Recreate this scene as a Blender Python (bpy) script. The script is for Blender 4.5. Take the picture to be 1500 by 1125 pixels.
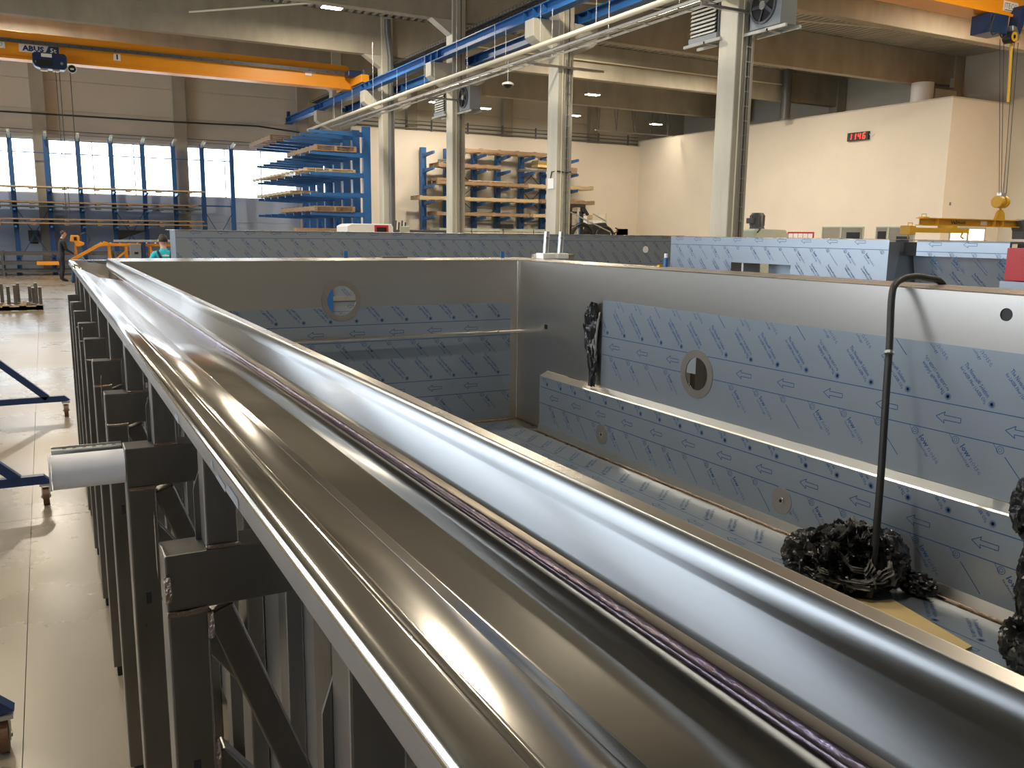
import bpy, bmesh, math, random
from mathutils import Vector, Matrix, noise

for o in list(bpy.data.objects):
    bpy.data.objects.remove(o)
SC = bpy.context.scene
COL = SC.collection
random.seed(7)

# ------------------------------------------------------------------ camera
# x = right along the cross beams, y = along the crane runway, z = up (metres)
cam_d = bpy.data.cameras.new('camera')
cam_d.sensor_fit = 'HORIZONTAL'
cam_d.sensor_width = 36.0
cam_d.lens = 1264.37 / 1500 * 36.0
cam_d.clip_start = 0.02
cam_d.clip_end = 300
cam = bpy.data.objects.new('camera', cam_d)
COL.objects.link(cam)
YAW, PITCH, ROLL = 0.49352, 0.173435, 0.012628
fw = Vector((math.sin(YAW) * math.cos(PITCH), math.cos(YAW) * math.cos(PITCH), -math.sin(PITCH)))
rt0 = Vector((math.cos(YAW), -math.sin(YAW), 0))
up0 = rt0.cross(fw)
rt = rt0 * math.cos(ROLL) + up0 * math.sin(ROLL)
up = -rt0 * math.sin(ROLL) + up0 * math.cos(ROLL)
R3 = Matrix((rt, up, -fw)).transposed()
cam.matrix_world = Matrix.Translation((0, 0, 1.9)) @ R3.to_4x4()
SC.camera = cam

# ------------------------------------------------------------------ world, portals, exposure
W = bpy.data.worlds.new('overcast_sky')
SC.world = W
W.use_nodes = True
bg = W.node_tree.nodes['Background']
bg.inputs[0].default_value = (0.83, 0.915, 1.0, 1)
bg.inputs[1].default_value = 7.5
SC.view_settings.view_transform = 'Standard'
SC.view_settings.look = 'None'
SC.view_settings.exposure = 0.0
SC.view_settings.gamma = 1.0
SC.view_settings.use_curve_mapping = False


def portal(name, loc, rot, sx, sy):
    l = bpy.data.lights.new(name, 'AREA')
    l.shape = 'RECTANGLE'
    l.size, l.size_y = sx, sy
    l.cycles.is_portal = True
    o = bpy.data.objects.new(name, l)
    o.location = loc
    o.rotation_euler = rot
    COL.objects.link(o)


XL, XR, YB, YF, ZC = -11.0, 34.0, -12.0, 42.0, 9.25      # inside faces of the hall
WZ0, WZ1 = 3.3, 5.53                                     # window band
portal('portal_far', (1.1, YF + 0.28, 4.415), (math.radians(-90), 0, 0), 24.4, 2.3)
portal('portal_left', (XL - 0.28, 18.35, 4.1), (0, math.radians(-90), 0), 5.8, 48.0)

# ------------------------------------------------------------------ materials
MATS = {}


def pm(name, col, rough=0.5, metal=0.0, var=0.0, vs=4.0, bump=0.0, bs=40.0, stretch=(1, 1, 1), col2=None,
       rvar=0.0, emit=0.0, spec=0.5, coat=0.0, bstretch=None, aniso=0.0):
    m = bpy.data.materials.new(name)
    m.use_nodes = True
    nt = m.node_tree
    N, L = nt.nodes, nt.links
    b = N['Principled BSDF']
    b.inputs['Base Color'].default_value = (*col, 1)
    b.inputs['Roughness'].default_value = rough
    b.inputs['Metallic'].default_value = metal
    b.inputs['Specular IOR Level'].default_value = spec
    if coat:
        b.inputs['Coat Weight'].default_value = coat
        b.inputs['Coat Roughness'].default_value = 0.1
    if emit:
        b.inputs['Emission Color'].default_value = (*col, 1)
        b.inputs['Emission Strength'].default_value = emit
    if aniso:
        tg = N.new('ShaderNodeTangent')
        tg.direction_type = 'RADIAL'
        tg.axis = 'Y'
        L.new(tg.outputs[0], b.inputs['Tangent'])
        b.inputs['Anisotropic'].default_value = aniso
    tc = mp = None
    if var or bump or rvar:
        tc = N.new('ShaderNodeTexCoord')
        mp = N.new('ShaderNodeMapping')
        mp.inputs['Scale'].default_value = stretch
        L.new(tc.outputs['Object'], mp.inputs['Vector'])
    if var or rvar:
        nz = N.new('ShaderNodeTexNoise')
        nz.inputs['Scale'].default_value = vs
        nz.inputs['Detail'].default_value = 7
        nz.inputs['Roughness'].default_value = 0.62
        L.new(mp.outputs[0], nz.inputs['Vector'])
        rp = N.new('ShaderNodeValToRGB')
        rp.color_ramp.elements[0].position = 0.3
        rp.color_ramp.elements[1].position = 0.7
        c2 = col2 if col2 else tuple(c * (1 - var) for c in col)
        rp.color_ramp.elements[0].color = (*c2, 1)
        rp.color_ramp.elements[1].color = (*col, 1)
        L.new(nz.outputs['Fac'], rp.inputs[0])
        if var:
            L.new(rp.outputs[0], b.inputs['Base Color'])
        if rvar:
            mr = N.new('ShaderNodeMapRange')
            mr.inputs['From Min'].default_value = 0.3
            mr.inputs['From Max'].default_value = 0.7
            mr.inputs['To Min'].default_value = max(0.02, rough - rvar)
            mr.inputs['To Max'].default_value = rough + rvar
            L.new(nz.outputs['Fac'], mr.inputs['Value'])
            L.new(mr.outputs[0], b.inputs['Roughness'])
    if bump:
        mp2 = N.new('ShaderNodeMapping')
        mp2.inputs['Scale'].default_value = bstretch if bstretch else stretch
        L.new(tc.outputs['Object'], mp2.inputs['Vector'])
        n2 = N.new('ShaderNodeTexNoise')
        n2.inputs['Scale'].default_value = bs
        n2.inputs['Detail'].default_value = 5
        L.new(mp2.outputs[0], n2.inputs['Vector'])
        bp = N.new('ShaderNodeBump')
        bp.inputs['Strength'].default_value = bump
        bp.inputs['Distance'].default_value = 0.01
        L.new(n2.outputs['Fac'], bp.inputs['Height'])
        L.new(bp.outputs[0], b.inputs['Normal'])
    MATS[name] = m
    return m


M_floor = pm('polished_concrete', (0.28, 0.228, 0.16), 0.29, 0, 0.30, 0.45, 0.05, 3.0, rvar=0.10)
M_conc = pm('precast_concrete', (0.41, 0.37, 0.29), 0.75, 0, 0.30, 1.0, 0.12, 25, stretch=(1.1, 1.1, 0.45))
M_colm = pm('pale_column_concrete', (0.56, 0.53, 0.44), 0.7, 0, 0.22, 1.2, 0.12, 25, stretch=(2, 2, 0.4))
M_panel = pm('grey_wall_panel', (0.60, 0.555, 0.455), 0.6, 0, 0.07, 0.8)
M_beige = pm('beige_plaster', (0.80, 0.725, 0.61), 0.7, 0, 0.06, 0.7, 0.05, 60)
M_deck = pm('galvanised_deck', (0.46, 0.43, 0.36), 0.55, 0.0, 0.2, 1.0)
M_steel = pm('satin_stainless', (0.60, 0.56, 0.50), 0.28, 1.0, 0.05, 2.0, rvar=0.04)
M_brush = pm('brushed_stainless', (0.42, 0.435, 0.455), 0.36, 1.0, 0.05, 9.0, stretch=(20, 1.2, 20), rvar=0.02, aniso=0.9)
M_bright = pm('bright_rolled_stainless', (0.80, 0.76, 0.70), 0.15, 1.0, 0.05, 1.4, rvar=0.02)
M_wallst = pm('mill_finish_stainless', (0.61, 0.585, 0.55), 0.33, 1.0)
M_fold = pm('pale_fold_stainless', (0.86, 0.84, 0.80), 0.32, 1.0, 0.04, 2.0)
M_lowp = pm('rack_tinted_wall_panel', (0.44, 0.52, 0.64), 0.55, 0, 0.07, 0.8)  # bluish cast from the racks put into the lower panels' colour
M_tube = pm('raw_tube_steel', (0.25, 0.24, 0.23), 0.33, 1.0, 0.25, 6.0, 0.03, 60, stretch=(1, 1, 0.3), rvar=0.08)
M_fascia = pm('dull_fascia_stainless', (0.42, 0.42, 0.43), 0.42, 1.0, 0.15, 5)
M_weld = pm('heat_tinted_weld', (0.42, 0.36, 0.34), 0.3, 1.0, 0.6, 30.0, 0.5, 160, col2=(0.24, 0.16, 0.10))
M_tint = pm('violet_heat_tint', (0.55, 0.49, 0.55), 0.26, 1.0, 0.5, 14, 0.25, 120, stretch=(1, 0.5, 1), col2=(0.34, 0.27, 0.42))
M_pink = pm('straw_heat_tint', (0.56, 0.51, 0.455), 0.38, 1.0, 0.10, 8)
M_film = pm('blue_protective_film', (0.36, 0.415, 0.485), 0.30, 0.6, 0.05, 1.2, 0.03, 2.0)
M_ink = pm('blue_film_ink', (0.03, 0.095, 0.26), 0.5)
M_black = pm('black_plastic', (0.012, 0.012, 0.013), 0.35)
M_bfilm = pm('black_white_film', (0.012, 0.012, 0.013), 0.28, 0, 0.9, 6.0, 0.3, 40, col2=(0.008, 0.008, 0.008), spec=0.7)
M_gfilm = pm('grey_film_inside', (0.36, 0.35, 0.335), 0.33, 0, 0.6, 12.0, 0.3, 30)
M_rubber = pm('black_rubber', (0.02, 0.02, 0.02), 0.5, 0, 0.2, 20, 0.1, 90)
M_blue = pm('blue_rack_paint', (0.022, 0.115, 0.33), 0.42, 0, 0.12, 3)
M_blued = pm('navy_cart_paint', (0.012, 0.032, 0.095), 0.4)
M_orange = pm('orange_crane_paint', (0.86, 0.33, 0.012), 0.42, 0, 0.06, 2)
M_yell = pm('yellow_lifting_paint', (0.62, 0.35, 0.02), 0.45, 0, 0.15, 5)
M_wood = pm('pallet_wood', (0.36, 0.235, 0.135), 0.75, 0, 0.4, 6, 0.1, 40, stretch=(1, 1, 4))
M_wood2 = pm('pale_board_wood', (0.58, 0.44, 0.25), 0.75, 0, 0.3, 5, stretch=(0.6, 4, 4))
M_card = pm('yellow_board', (0.72, 0.55, 0.26), 0.7, 0, 0.08, 4)
M_white = pm('white_paint', (0.78, 0.78, 0.76), 0.45)
M_paper = pm('white_paper_roll', (0.80, 0.79, 0.82), 0.6, 0, 0.05, 8)
M_red = pm('red_paint', (0.45, 0.03, 0.035), 0.4)
M_green = pm('grey_green_paint', (0.42, 0.46, 0.38), 0.5)
M_grey = pm('grey_metal_paint', (0.24, 0.26, 0.275), 0.4, 0.2)
M_dgrey = pm('dark_grey_paint', (0.075, 0.08, 0.085), 0.5)
M_galv = pm('galvanised_steel', (0.62, 0.63, 0.62), 0.35, 0.9, 0.15, 10)
M_dark = pm('dark_opening', (0.015, 0.015, 0.015), 0.8)
M_pipe = pm('cream_pipe_paint', (0.63, 0.58, 0.44), 0.5)
M_duct = pm('dark_pipe', (0.10, 0.10, 0.095), 0.4)
M_cable = pm('black_cable', (0.03, 0.03, 0.03), 0.5)
M_skin = pm('skin', (0.48, 0.29, 0.21), 0.55)
M_hair = pm('dark_hair', (0.03, 0.02, 0.015), 0.6, 0, 0.4, 60)
M_workw = pm('black_workwear', (0.015, 0.016, 0.02), 0.8, 0, 0.2, 20)
M_turq = pm('turquoise_cotton', (0.02, 0.50, 0.62), 0.8, 0, 0.12, 12)
M_signw = pm('white_sign', (0.82, 0.80, 0.75), 0.5)
M_signb = pm('navy_sign', (0.02, 0.04, 0.14), 0.5)
M_lamp = pm('lamp_glow', (1.0, 0.86, 0.62), 0.5, emit=28.0)
M_led = pm('red_led', (1.0, 0.03, 0.02), 0.5, emit=4.0)
M_glow = pm('lit_window', (1.0, 0.97, 0.88), 0.5, emit=1.6)
M_brown = pm('brown_caster_tyre', (0.13, 0.06, 0.03), 0.5)

M_glass = bpy.data.materials.new('window_glass')
M_glass.use_nodes = True
_n, _l = M_glass.node_tree.nodes, M_glass.node_tree.links
_n.remove(_n['Principled BSDF'])
_t = _n.new('ShaderNodeBsdfTransparent')
_g = _n.new('ShaderNodeBsdfGlossy')
_g.inputs['Roughness'].default_value = 0.05
_f = _n.new('ShaderNodeFresnel')
_f.inputs[0].default_value = 1.45
_m = _n.new('ShaderNodeMixShader')
_l.new(_f.outputs[0], _m.inputs[0])
_l.new(_t.outputs[0], _m.inputs[1])
_l.new(_g.outputs[0], _m.inputs[2])
_l.new(_m.outputs[0], _n['Material Output'].inputs[0])


# ------------------------------------------------------------------ mesh helpers
class MB:
    def __init__(s):
        s.v, s.f = [], []

    def add(s, vs, fs):
        k = len(s.v)
        s.v += [tuple(p) for p in vs]
        s.f += [tuple(i + k for i in f) for f in fs]
        return s

    def box(s, x0, x1, y0, y1, z0, z1):
        return s.add([(x0, y0, z0), (x1, y0, z0), (x1, y1, z0), (x0, y1, z0), (x0, y0, z1), (x1, y0, z1), (x1, y1, z1), (x0, y1, z1)],
                     [(0, 3, 2, 1), (4, 5, 6, 7), (0, 1, 5, 4), (1, 2, 6, 5), (2, 3, 7, 6), (3, 0, 4, 7)])

    def bar(s, p, q, w, h, upv=(0, 0, 1)):
        p, q = Vector(p), Vector(q)
        d = (q - p).normalized()
        u = Vector(upv)
        a = d.cross(u)
        if a.length < 1e-5:
            a = d.cross(Vector((1, 0, 0)))
        a.normalize()
        c = a.cross(d).normalized()
        a, c = a * w / 2, c * h / 2
        return s.add([p - a - c, p + a - c, p + a + c, p - a + c, q - a - c, q + a - c, q + a + c, q - a + c],
                     [(0, 3, 2, 1), (4, 5, 6, 7), (0, 1, 5, 4), (1, 2, 6, 5), (2, 3, 7, 6), (3, 0, 4, 7)])

    def tube(s, pts, r, n=10, cap=True):
        pts = [Vector(p) for p in pts]
        rs = r if isinstance(r, (list, tuple)) else [r] * len(pts)
        rings = []
        prev = None
        for i, p in enumerate(pts):
            d = (pts[min(i + 1, len(pts) - 1)] - pts[max(i - 1, 0)]).normalized()
            if prev is None:
                a = d.orthogonal().normalized()
            else:
                a = prev - d * prev.dot(d)
                a = a.normalized() if a.length > 1e-6 else d.orthogonal().normalized()
            prev = a
            b = d.cross(a)
            rings.append([p + (a * math.cos(t) + b * math.sin(t)) * rs[i] for t in [2 * math.pi * k / n for k in range(n)]])
        vs = [v for rg in rings for v in rg]
        fs = []
        for i in range(len(rings) - 1):
            for k in range(n):
                fs.append((i * n + k, i * n + (k + 1) % n, (i + 1) * n + (k + 1) % n, (i + 1) * n + k))
        if cap:
            fs.append(tuple(range(n))[::-1])
            fs.append(tuple((len(rings) - 1) * n + k for k in range(n)))
        return s.add(vs, fs)

    def cyl(s, p, q, r, n=16):
        return s.tube([p, q], r, n)

    def ext(s, prof, axis, c0, c1, closed=True):
        """extrude a 2-D outline along an axis (x: (y,z), y: (x,z), z: (x,y))"""
        def P(a, b, c):
            return {'x': (c, a, b), 'y': (a, c, b), 'z': (a, b, c)}[axis]
        n = len(prof)
        vs = [P(a, b, c0) for a, b in prof] + [P(a, b, c1) for a, b in prof]
        m = n if closed else n - 1
        fs = [(i, (i + 1) % n, n + (i + 1) % n, n + i) for i in range(m)]
        if closed:
            fs += [tuple(range(n))[::-1], tuple(range(n, 2 * n))]
        return s.add(vs, fs)

    def plate_hole(s, a0, a1, b0, b1, ca, cb, r, fn, t, n=40):
        """rectangular plate with a round hole; fn(a, b, d) gives the point at depth d"""
        ang = [2 * math.pi * k / n for k in range(n)]
        for A in (a0, a1):
            for B in (b0, b1):
                ang.append(math.atan2(B - cb, A - ca) % (2 * math.pi))
        ang = sorted(set(round(x, 6) for x in ang))
        inn, out = [], []
        for x in ang:
            c, sn = math.cos(x), math.sin(x)
            k = min([((a1 - ca) / c) if c > 1e-9 else 1e9, ((a0 - ca) / c) if c < -1e-9 else 1e9,
                     ((b1 - cb) / sn) if sn > 1e-9 else 1e9, ((b0 - cb) / sn) if sn < -1e-9 else 1e9])
            inn.append((ca + r * c, cb + r * sn))
            out.append((ca + k * c, cb + k * sn))
        m = len(ang)
        vs = [fn(a, b, 0) for a, b in inn] + [fn(a, b, 0) for a, b in out] + [fn(a, b, t) for a, b in inn] + [fn(a, b, t) for a, b in out]
        fs = []
        for i in range(m):
            j = (i + 1) % m
            fs += [(i, j, m + j, m + i), (2 * m + j, 2 * m + i, 3 * m + i, 3 * m + j), (j, i, 2 * m + i, 2 * m + j), (m + i, m + j, 3 * m + j, 3 * m + i)]
        return s.add(vs, fs)

    def ring(s, c, nrm, r0, r1, t, n=36):
        c, nrm = Vector(c), Vector(nrm).normalized()
        a = nrm.orthogonal().normalized()
        b = nrm.cross(a)
        vs = []
        for d in (0, t):
            for r in (r0, r1):
                vs += [c + nrm * d + (a * math.cos(2 * math.pi * k / n) + b * math.sin(2 * math.pi * k / n)) * r for k in range(n)]
        fs = []
        for k in range(n):
            j = (k + 1) % n
            fs += [(k, n + k, n + j, j), (2 * n + j, 3 * n + j, 3 * n + k, 2 * n + k), (n + k, 3 * n + k, 3 * n + j, n + j), (j, 2 * n + j, 2 * n + k, k)]
        return s.add(vs, fs)

    def build(s, name, mat, parent=None, smooth=0, bevel=0, recalc=True, wn=False):
        me = bpy.data.meshes.new(name)
        me.from_pydata(s.v, [], s.f)
        if recalc:
            bm = bmesh.new()
            bm.from_mesh(me)
            bmesh.ops.recalc_face_normals(bm, faces=bm.faces)
            bm.to_mesh(me)
            bm.free()
        me.materials.append(mat)
        if smooth:
            for p in me.polygons:
                p.use_smooth = True
            me.set_sharp_from_angle(angle=math.radians(smooth))
        o = link(name, me, parent, bevel)
        if wn:
            w = o.modifiers.new('flat', 'WEIGHTED_NORMAL')
            w.weight = 100
            w.keep_sharp = True
        return o


def link(name, me, parent=None, bevel=0):
    o = bpy.data.objects.new(name, me)
    COL.objects.link(o)
    if parent:
        o.parent = parent
        o.matrix_parent_inverse = Matrix.Translation(-parent.location)
    if bevel:
        b = o.modifiers.new('edge', 'BEVEL')
        b.width = bevel
        b.segments = 2
        b.limit_method = 'ANGLE'
    return o


def densify(prof, d=.0012, mn=.006):
    out = [prof[0]]
    for (a, b), (c, e) in zip(prof[:-1], prof[1:]):
        ln = math.hypot(c - a, e - b)
        if ln > mn:
            k = d / ln
            out += [(a + (c - a) * k, b + (e - b) * k), (c - (c - a) * k, e - (e - b) * k)]
        out.append((c, e))
    return out


def B(*a):
    return MB().box(*a)


def tag(o, label=None, cat=None, group=None, kind=None):
    if label:
        o['label'] = label
    if cat:
        o['category'] = cat
    if group:
        o['group'] = group
    if kind:
        o['kind'] = kind
    return o


def thing(name, label, cat, loc=(0, 0, 0), group=None):
    o = bpy.data.objects.new(name, None)
    o.empty_display_size = 0.1
    o.location = loc
    COL.objects.link(o)
    return tag(o, label, cat, group)


def struct(o):
    o['kind'] = 'structure'
    return o


def dup(root, delta, label=None, rz=0.0, group=None):
    """copy a thing with its parts and sub-parts, shifted by delta"""
    r = root.copy()
    COL.objects.link(r)
    r.location = Vector(root.location) + Vector(delta)
    if rz:
        r.rotation_euler.z = root.rotation_euler.z + rz
    if label:
        r['label'] = label
    if group:
        r['group'] = group
    for ch in list(root.children):
        c = ch.copy()
        COL.objects.link(c)
        c.parent = r
        for g in list(ch.children):
            d = g.copy()
            COL.objects.link(d)
            d.parent = c
    return r


def text_mesh(body, size, bold=0.0, align='LEFT', shear=0.0, width=None):
    c = bpy.data.curves.new('lettering', 'FONT')
    c.body = body
    c.size = size
    c.align_x = align
    c.resolution_u = 1
    c.offset = bold
    c.shear = shear
    o = bpy.data.objects.new('lettering', c)
    me = bpy.data.meshes.new_from_object(o)
    vs = [(v.co.x, v.co.y) for v in me.vertices]
    fs = [tuple(p.vertices) for p in me.polygons]
    bpy.data.objects.remove(o)
    bpy.data.meshes.remove(me)
    if width:
        x0 = min(v[0] for v in vs)
        x1 = max(v[0] for v in vs)
        k = width / (x1 - x0)
        vs = [((v[0] - x0) * k, v[1]) for v in vs]
    return vs, fs


def put_text(mb, tm, fn, fnrot=0.0, org=(0, 0), keep=None):
    c, s_ = math.cos(fnrot), math.sin(fnrot)
    if keep:
        P = [(org[0] + x * c - y * s_, org[1] + x * s_ + y * c) for x, y in tm[0]]
        ins = [keep(*p) for p in P]
        mb.add([fn(*p) for p in P], [f for f in tm[1] if all(ins[i] for i in f)])
        return
    mb.add([fn(org[0] + x * c - y * s_, org[1] + x * s_ + y * c) for x, y in tm[0]], tm[1])

# ================================================================== THE HALL
# floor: sub-base with cast slabs, joints between them
fl = struct(B(XL, XR, YB, YF, -0.3, -0.012).build('floor', M_dark))
gx = [XL, -5.6, -0.2, 5.2, 10.6, 16.0, 22.0, 28.0, XR]
gy = [YB, -5.7, 0.3, 6.3, 12.3, 18.3, 24.3, 30.3, 36.3, YF]
for i in range(len(gx) - 1):
    for j in range(len(gy) - 1):
        B(gx[i] + .0015, gx[i + 1] - .0015, gy[j] + .0015, gy[j + 1] - .0015, -0.012, 0).build('floor_slab', M_floor, fl)

# ceiling: trapezoidal steel deck, ribs along y
prof = []
x = XL
while x < XR - 0.01:
    prof += [(x, ZC), (x + .10, ZC), (x + .14, ZC + .12), (x + .24, ZC + .12)]
    x += .28
prof.append((XR, ZC))
mb = MB().ext(prof, 'y', YB, YF, closed=False)
struct(mb.build('ceiling', M_deck, recalc=False))
struct(B(XL - .3, XR + .3, YB - .3, YF + .3, ZC + .14, ZC + .3).build('ceiling_insulation', M_dark))

# far wall (y = 42): sill band, pier strips, upper panels, window bays
PX = [-10.75, -5.3, 0.18, 5.66, 11.12, 16.6, 22.0, 27.4]      # wall columns
wf = struct(B(XL - .3, XR + .3, YF + .05, YF + .3, 0, WZ0).build('wall_far', M_panel))
B(XL - .3, XR + .3, YF + .05, YF + .3, WZ1, ZC + .14).build('upper_wall', M_panel, wf)
B(13.35, XR + .3, YF + .05, YF + .3, WZ0, WZ1).build('solid_bay', M_panel, wf)
B(XL - .3, PX[0] + .25, YF + .05, YF + .3, WZ0, WZ1).build('pier_wall', M_panel, wf)
for i in range(1, 5):
    B(PX[i] - .28, PX[i] + .28, YF + .05, YF + .3, WZ0, WZ1).build('pier_wall', M_panel, wf)
edges = [XL] + PX + [XR]
for i in range(len(edges) - 1):
    a, b = edges[i] + (.25 if i else 0), edges[i + 1] - .25
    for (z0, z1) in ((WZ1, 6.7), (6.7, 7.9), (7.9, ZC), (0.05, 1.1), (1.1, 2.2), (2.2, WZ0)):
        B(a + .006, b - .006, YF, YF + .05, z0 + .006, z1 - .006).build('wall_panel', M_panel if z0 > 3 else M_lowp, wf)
for i, p in enumerate(PX):
    o = B(p - .26, p + .26, YF - .34, YF + .04, 0, ZC).build('wall_column', M_conc)
    tag(o, ['concrete wall column at the far left end of the window wall', 'second concrete wall column left of the crane hoist',
            'concrete wall column behind the hanging blue hoist, between two bright windows',
            'concrete wall column beside the last tall blue rack post at the windows',
            'concrete wall column at the far end of the blue crane runway',
            'concrete wall column above the beige wall behind the second timber rack',
            'concrete wall column visible above the beige wall near the ceiling camera',
            'concrete wall column above the beige wall next to the office corner'][i], 'column', 'far wall columns')
wn = 0
for i in range(5):
    a = PX[i] + (.28 if i else .25)
    b = (PX[i + 1] - .28) if i < 4 else 13.35
    wn += 1
    t = thing('window_%d' % wn, None, None, ((a + b) / 2, YF + .15, WZ0))
    t['kind'] = 'structure'
    n = 3 if b - a > 3 else 1
    for k in range(n):
        x0, x1 = a + (b - a) * k / n, a + (b - a) * (k + 1) / n
        B(x0 + .02, x1 - .02, YF + .19, YF + .2, WZ0 + .03, WZ1 - .03).build('pane', M_glass, t)
    f = MB().box(a, b, YF + .16, YF + .24, WZ0, WZ0 + .05).box(a, b, YF + .16, YF + .24, WZ1 - .05, WZ1)
    for k in range(n + 1):
        xx = a + (b - a) * k / n
        f.box(xx - .02, xx + .02, YF + .16, YF + .24, WZ0, WZ1)
    f.build('window_frame', M_white, t)

# left wall (x = -11): window band in the far two thirds; solid back wall
LZ0, LZ1 = 1.2, 7.0
wl = struct(B(XL - .3, XL, YB - .3, YF, 0, LZ0).build('wall_left', M_panel))
B(XL - .3, XL, YB - .3, YF, LZ1, ZC + .14).build('upper_wall', M_panel, wl)
B(XL - .3, XL, YB - .3, -5.65, LZ0, LZ1).build('solid_bay', M_panel, wl)
PL = [(-5.65, 1.1), (.2, .8), (7.4, 1.5), (15.7, 2.6), (26.4, 3.2), (36.35, 1.6), (41.7, .6)]
for j, (yy, w_) in enumerate(PL):
    B(XL - .3, XL, yy - w_ / 2, yy + w_ / 2, LZ0, LZ1).build('pier_wall', M_panel, wl)
    B(XL, XL + .3, yy - .26, yy + .26, 0, ZC).build('wall_column', M_conc, wl)
    if j == len(PL) - 1:
        break
    a, b = yy + w_ / 2, PL[j + 1][0] - PL[j + 1][1] / 2
    wn += 1
    t = thing('window_%d' % wn, None, None, (XL - .15, (a + b) / 2, LZ0))
    t['kind'] = 'structure'
    n = max(2, round((b - a) / 1.8))
    for k in range(n):
        y0 = a + (b - a) * k / n
        B(XL - .2, XL - .19, y0 + .03, y0 + (b - a) / n - .03, LZ0 + .03, LZ1 - .03).build('pane', M_glass, t)
        B(XL - .24, XL - .16, y0 - .02, y0 + .04, LZ0, LZ1).build('window_frame', M_white, t)
wb = struct(B(XL - .3, XR + .3, YB - .3, YB, 0, ZC + .14).build('wall_back', M_panel))
wr = struct(B(XR, XR + .3, YB - .3, YF + .3, 0, ZC + .14).build('wall_right', M_panel))

# beige inner walls: behind the racks and around the offices
B(13.4, 30.43, YF - .50, YF - .36, 0, 6.85).build('wall_behind_racks', M_beige)
struct(bpy.data.objects['wall_behind_racks'])
wo = struct(B(30.43, 30.6, 22.1, YF - .3, 0, 7.1).build('wall_office_side', M_beige))
wo2 = struct(B(30.43, XR, 21.95, 22.1, 0, 7.1).build('wall_office_front', M_beige))
struct(B(30.43, XR, 21.95, YF - .3, 7.1, 7.16).build('trim_office_roof', M_panel))

# concrete cross beams on the column line
BY = [-5.65, 0.35, 6.35, 12.35, 18.35, 24.35, 30.35, 36.35]
blab = ['behind the camera, left bay', 'above the camera, left bay', 'over the pool gutter, left bay', 'just above the picture, left bay', 'next nearer than the left hall lamp, left bay',
        'above the small floodlight, left bay', 'top left of the photo above the orange crane', 'farthest, close to the window wall, left bay']
for bay, (x0, x1) in enumerate(((XL + .3, 10.9), (11.25, XR - .3))):
    for i, yy in enumerate(BY):
        p = [(yy - .2, 7.95), (yy + .2, 7.95), (yy + .2, 8.0), (yy + .11, 8.12), (yy + .11, 8.95), (yy + .22, 9.05), (yy + .22, ZC),
             (yy - .22, ZC), (yy - .22, 9.05), (yy - .11, 8.95), (yy - .11, 8.12), (yy - .2, 8.0)]
        p = [(yy - .17, 7.95), (yy + .17, 7.95), (yy + .17, ZC), (yy - .17, ZC)]
        o = MB().ext(p, 'x', x0, x1).build('concrete_beam', M_conc, bevel=.02)
        lb = 'deep concrete roof beam %s' % (blab[i] if bay == 0 else blab[i].replace('left bay', 'right bay').replace('top left of the photo above the orange crane', 'lit by the floodlight behind the third column').replace('left hall', 'right hall'))
        tag(o, lb, 'beam', 'concrete roof beams')

# column line x = 10.87 with corbels, cable ladders and drainpipe
CY = [-5.65, 0.35, 6.35, 12.35, 18.35, 24.35, 30.35, 36.35]
cl = {3: 'nearest pale concrete column with a fan heater on each side, by the beige office wall',
      4: 'pale concrete column with a small white switch box, behind the two steel pipes',
      5: 'concrete column with two fan heaters, in front of the second timber rack',
      6: 'concrete column with a dark drainpipe, right of the tall blue rack',
      7: 'farthest free-standing concrete column under the runway, half hidden by the blue rack'}
for i, yy in enumerate(CY):
    if i < 3:
        continue
    t = thing('concrete_column', cl[i], 'column', (11.08, yy, 0), 'runway columns')
    B(10.87, 11.29, yy - .23, yy + .23, 0, ZC).build('shaft', M_colm, t, bevel=.02)
    MB().ext([(10.87, 6.0), (10.30, 6.27), (10.20, 6.36), (10.20, 6.74), (10.87, 6.74)], 'y', yy - .21, yy + .21).build('corbel', M_colm, t, bevel=.015)
    MB().ext([(11.29, 6.0), (11.86, 6.27), (11.96, 6.36), (11.96, 6.74), (11.29, 6.74)], 'y', yy - .21, yy + .21).build('corbel', M_colm, t, bevel=.015)
    MB().ext([(10.87, 7.55), (10.25, 7.95), (10.87, 7.95)], 'y', yy - .17, yy + .17).build('haunch', M_colm, t)
    if i in (3, 4, 5):
        lad = MB()
        for xx in (11.08, 11.20):
            lad.box(xx - .008, xx + .008, yy - .262, yy - .232, .3, 5.9)
        z = .4
        while z < 5.85:
            lad.box(11.08, 11.20, yy - .255, yy - .245, z, z + .02)
            z += .25
        lad.build('cable_ladder', M_galv, t)
        MB().tube([(11.13, yy - .25, .3), (11.14, yy - .255, 2), (11.13, yy - .25, 4), (11.14, yy - .25, 6.0), (11.13, yy - .25, 9)], .010, 6).build('cable', M_cable, t)
        MB().tube([(10.99, yy - .25, .3), (10.99, yy - .25, 7.4)], .015, 6).build('conduit', M_pipe, t)
    if i == 4:
        B(10.84, 10.87, yy - .15, yy + .12, 2.95, 3.2).build('switch_box', M_white, t, bevel=.01)
        MB().tube([(10.85, yy, 3.2), (10.85, yy - .05, 3.35), (10.9, yy - .245, 3.36), (11.15, yy - .25, 3.33), (11.28, yy - .25, 3.36)], .014, 6).build('cable', M_cable, t)
    if i == 6:
        MB().tube([(11.0, yy - .5, 9.1), (11.02, yy - .45, 8.7), (11.12, yy - .33, 8.3), (11.16, yy - .33, 7.9), (11.16, yy - .33, .2)], .11, 12).build('drainpipe', M_duct, t, smooth=40)

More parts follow.
